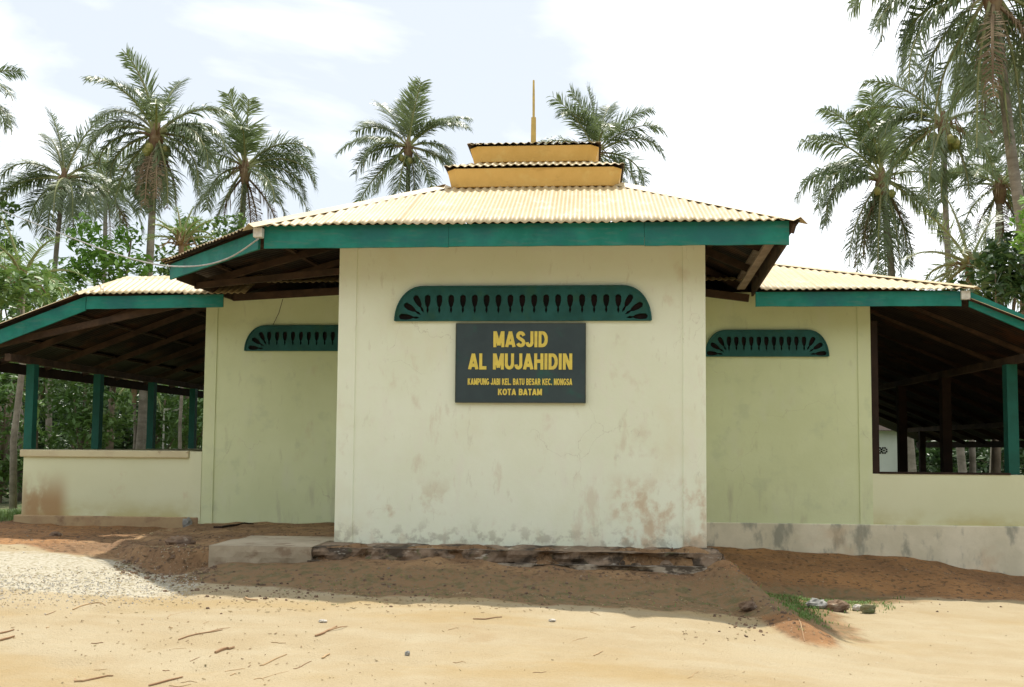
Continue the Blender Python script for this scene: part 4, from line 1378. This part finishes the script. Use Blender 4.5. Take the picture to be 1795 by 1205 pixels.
stone('brown lumpy stone in the grass right of the clay ridge', 1468, 1072, .22, .12, .18, 'stone_brown', 1)
stone('grey rubble lump left of the brown stone in the grass', 1432, 1066, .20, .09, .16, 'stone_grey', 2)
stone('small white stone beside the brown stone in the grass', 1503, 1071, .10, .065, .08, 'stone_pale', 3)
stone('mossy stone rightmost in the row on the grass', 1522, 1075, .15, .10, .12, 'stone_moss', 4)
stone('dark upright stone against the foot of the low left wall', 328, 928, .14, .16, .12, 'stone_grey', 5)
stone('flat brown clod lying left on the bare soil', 98, 941, .16, .05, .12, 'stone_brown', 6)
stone('overhanging brown clod beside the left end of the platform', 315, 986, .34, .10, .2, 'stone_brown', 7)
stone('small grey pebble alone on the sand at lower centre', 714, 1150, .035, .03, .03, 'stone_grey', 8)
stone('white pebble on the sand right of centre', 968, 1090, .06, .02, .04, 'stone_pale', 9)
stone('white flat chip on the sand left of centre', 566, 1091, .07, .02, .05, 'stone_pale', 10)
stone('pinkish clod lying on the crest of the clay ridge', 1312, 1075, .16, .08, .12, 'stone_brown', 11)


def twig(a_px, b_px, r, label, mname='twig_brown', seed=0, fork=False, grp='twigs scattered on the sand'):
    rnd_ = random.Random(seed)
    pts = []
    for k in range(6):
        t = k / 5
        px, py = a_px[0] + (b_px[0] - a_px[0]) * t, a_px[1] + (b_px[1] - a_px[1]) * t
        p_ = PZ(px, py, .1)
        for _ in range(4): p_ = PZ(px, py, G(p_.x, p_.y))
        p_.z = G(p_.x, p_.y) + r * .55 + .001
        p_ += V((rnd_.uniform(-.004, .004), rnd_.uniform(-.008, .008), 0))
        bow = (random.Random(seed * 7 + 1).uniform(-.35, .35)) * sin(t * pi * (1 if seed % 3 else 1.7))
        ln_ = abs(a_px[0] - b_px[0]) / 300 + .02
        p_ += V((0, bow * ln_, 0)); p_.z = G(p_.x, p_.y) + r * .55 + .001
        pts.append(p_)
    m_ = MB(); m_.tube(pts, [r * (1 - .6 * abs(k / 5 - .3)) for k in range(6)], 5)
    if fork:
        m_.tube([pts[3], pts[3] + V((.07, .10, .01)), pts[3] + V((.10, .2, .0))], [r * .7, r * .5, r * .25], 5)
    o_ = m_.build('twig', mname); own_origin(o_, pts[0])
    return tag(o_, label, 'twig', grp)


twig((375, 926), (444, 921), .018, 'dark stick lying on the soil against the left hall wall', 'timber_dark_shade', 1)
twig((126, 1070), (185, 1062), .006, 'long thin stalk on the sand at left below the gravel', 'twig_pale', 2)
twig((378, 1146), (413, 1134), .012, 'stout brown stick on the sand left of centre', 'twig_brown', 3)
twig((314, 1122), (390, 1105), .006, 'long thin forked twig on the sand left of centre', 'twig_brown', 4, True)
twig((552, 1119), (590, 1099), .010, 'splayed brown frond scrap on the sand near centre', 'twig_brown', 5, True)
twig((130, 1192), (190, 1191), .007, 'straight stick near the bottom left edge', 'twig_brown', 6)
twig((262, 1203), (322, 1188), .008, 'bent stick at the bottom edge left of centre', 'twig_brown', 7)
twig((430, 1049), (452, 1053), .010, 'short dark twig near the shadow edge left of the platform', 'twig_brown', 8)
twig((0, 1128), (26, 1126), .010, 'short dark stick at the left edge of the sand', 'twig_brown', 9)
twig((0, 1112), (24, 1106), .008, 'curved twig at the left edge above the short dark stick', 'twig_brown', 10)
twig((1410, 1115), (1395, 1096), .006, 'thin twig on the tip of the clay ridge', 'twig_brown', 11)
twig((455, 1168), (500, 1150), .005, 'pale stalk on the sand below the stout brown stick', 'twig_pale', 12)
twig((565, 1156), (578, 1148), .008, 'whitish splinter on the sand near the bottom centre', 'twig_pale', 13)
twig((830, 1086), (880, 1084), .006, 'thin straight twig just below the platform shade', 'twig_brown', 14)
rt = random.Random(3)
for k in range(26):
    px, py = rt.uniform(5, 1250), rt.uniform(1062, 1203)
    if rt.random() < .35: px = rt.uniform(60, 620)
    l_ = rt.uniform(8, 34) * (py - 780) / 330
    an = rt.gauss(.25, .55)
    twig((px, py), (px + l_ * cos(an), py - l_ * .42 * sin(an)), rt.uniform(.0015, .004), 'small dry twig among many strewn over the bare sand', rt.choice(['twig_brown', 'twig_pale', 'twig_pale']), 100 + k, rt.random() < .15, 'small dry twigs strewn over the sand')

# litter: leaf scraps and gravel chips nobody could count
w = MB()
rl = random.Random(8)


def scrap(px, py, s_):
    p_ = PZ(px, py, .1)
    for _ in range(3): p_ = PZ(px, py, G(p_.x, p_.y))
    if p_.y > 13.2: return
    z = G(p_.x, p_.y) + .004
    a_ = rl.uniform(0, pi)
    u, v = V((cos(a_), sin(a_), rl.uniform(-.1, .3))) * s_, V((-sin(a_), cos(a_), rl.uniform(-.2, .2))) * s_ * rl.uniform(.15, .5)
    q = V((p_.x, p_.y, z))
    w.prism([q - u, q + v, q + u, q - v], [q - u + V((0, 0, .003)), q + v + V((0, 0, .005)), q + u + V((0, 0, .004)), q - v + V((0, 0, .003))])


for k in range(520): scrap(rl.uniform(0, 340), rl.uniform(995, 1062), rl.uniform(.004, .018) * rl.uniform(.5, 1))
for k in range(200): scrap(rl.uniform(0, 1795), rl.uniform(1050, 1204), rl.uniform(.002, .011) * rl.uniform(.5, 1))
for k in range(130): scrap(rl.gauss(330, 140), rl.gauss(1120, 35), rl.uniform(.004, .014))
for k in range(500): scrap(rl.uniform(340, 1400), rl.uniform(1025, 1075), rl.uniform(.006, .02))
for k in range(300): scrap(rl.uniform(200, 360), rl.uniform(955, 1008), rl.uniform(.008, .03))
for k in range(200): scrap(rl.uniform(0, 560), rl.uniform(925, 965), rl.uniform(.006, .02))
o = w.build('leaf_litter', 'litter'); tag(o, 'dry leaf scraps and chips scattered over sand and soil', 'litter', kind='stuff')
w = MB()
def chip(px, py, r):
    p_ = PZ(px, py, .3)
    for _ in range(3): p_ = PZ(px, py, G(p_.x, p_.y))
    if p_.y > 13.2: return
    q = V((p_.x, p_.y, G(p_.x, p_.y) - r * .3)); k_ = rl.uniform(0, 6)
    w.prism([q + V((r * rl.uniform(.7, 1.2) * cos(t * 1.05 + k_), r * rl.uniform(.6, 1.2) * sin(t * 1.05 + k_), 0)) for t in range(6)], [q + V((r * .6 * cos(t * 1.05 + k_), r * .6 * sin(t * 1.05 + k_), r * rl.uniform(.6, 1.1))) for t in range(6)])
for k in range(650): chip(rl.uniform(350, 1330), rl.gauss(1030, 14), rl.uniform(.006, .022) * rl.uniform(.4, 1.3))
for k in range(260): chip(rl.uniform(200, 380), rl.gauss(990, 14), rl.uniform(.008, .03) * rl.uniform(.4, 1.3))
for k in range(250): chip(rl.uniform(1280, 1790), rl.gauss(1025, 22), rl.uniform(.006, .02) * rl.uniform(.4, 1.3))
for k in range(120): chip(rl.uniform(20, 560), rl.gauss(938, 8), rl.uniform(.006, .022) * rl.uniform(.4, 1.3))
for k in range(90): chip(rl.gauss(1330, 40), rl.gauss(1080, 18), rl.uniform(.006, .022) * rl.uniform(.4, 1.3))
o = w.build('soil_rubble', 'stone_brown'); tag(o, 'small brown clods and rubble lying on the bare soil round the platform', 'rubble', kind='stuff')
w = MB()
for k in range(1500):
    px, py = rl.uniform(0, 345), rl.gauss(1026, 17)
    p_ = PZ(px, py, .3)
    for _ in range(3): p_ = PZ(px, py, G(p_.x, p_.y))
    r = rl.uniform(.003, .009) * rl.uniform(.6, 1.2)
    q = V((p_.x, p_.y, G(p_.x, p_.y) + r * .3))
    w.prism([q + V((r * cos(t * 1.257 + k), r * sin(t * 1.257 + k), 0)) for t in range(5)], [q + V((r * .6 * cos(t * 1.257 + k), r * .6 * sin(t * 1.257 + k), r * .8)) for t in range(5)])
o = w.build('gravel_chips', 'stone_pale'); tag(o, 'pale gravel chips on the ground left of the platform', 'gravel', kind='stuff')


def blades(mb, x, y, h, rnd_, n=5):
    for _ in range(n):
        a_ = rnd_.uniform(0, 2 * pi)
        xx, yy = x + rnd_.gauss(0, .03), y + rnd_.gauss(0, .03)
        z = G(xx, yy)
        d = V((cos(a_), sin(a_), 0))
        s_ = V((-d.y, d.x, 0)) * .004
        hh = h * rnd_.uniform(.5, 1.2)
        j = len(mb.v)
        m1_ = V((xx, yy, z - .01)) + d * hh * .2 + V((0, 0, hh * .6))
        m2_ = V((xx, yy, z - .01)) + d * hh * .6 + V((0, 0, hh * .9))
        mb.v += [tuple(V((xx, yy, z - .01)) - s_), tuple(V((xx, yy, z - .01)) + s_), tuple(m1_ + s_), tuple(m1_ - s_), tuple(m2_)]
        mb.f += [(j, j + 1, j + 2, j + 3), (j + 3, j + 2, j + 4)]; mb.m += [0, 0]


w = MB(); rg = random.Random(12)
for k in range(380):      # around the stones and in the hollow
    p_ = PZ(rg.gauss(1440, 60), rg.gauss(1066, 8), -.12); blades(w, p_.x, p_.y, .05, rg)
for k in range(160):
    p_ = PZ(rg.gauss(1410, 22), rg.gauss(1085, 16), -.05); blades(w, p_.x, p_.y, .05, rg)
for k in range(300):      # weeds along the foot of the platform
    p_ = PZ(rg.uniform(480, 1300), rg.gauss(1042, 10), .2); blades(w, p_.x, p_.y, .022, rg, 3)
for k in range(900):      # rough grass left of the low wall
    x, y = rg.uniform(-10.5, -8.25), rg.uniform(13.2, 19)
    blades(w, x, y, .16, rg)
o = w.build('grass', 'grass'); tag(o, 'short green grass in the hollow, at the platform foot and beside the low wall', 'grass', kind='stuff')
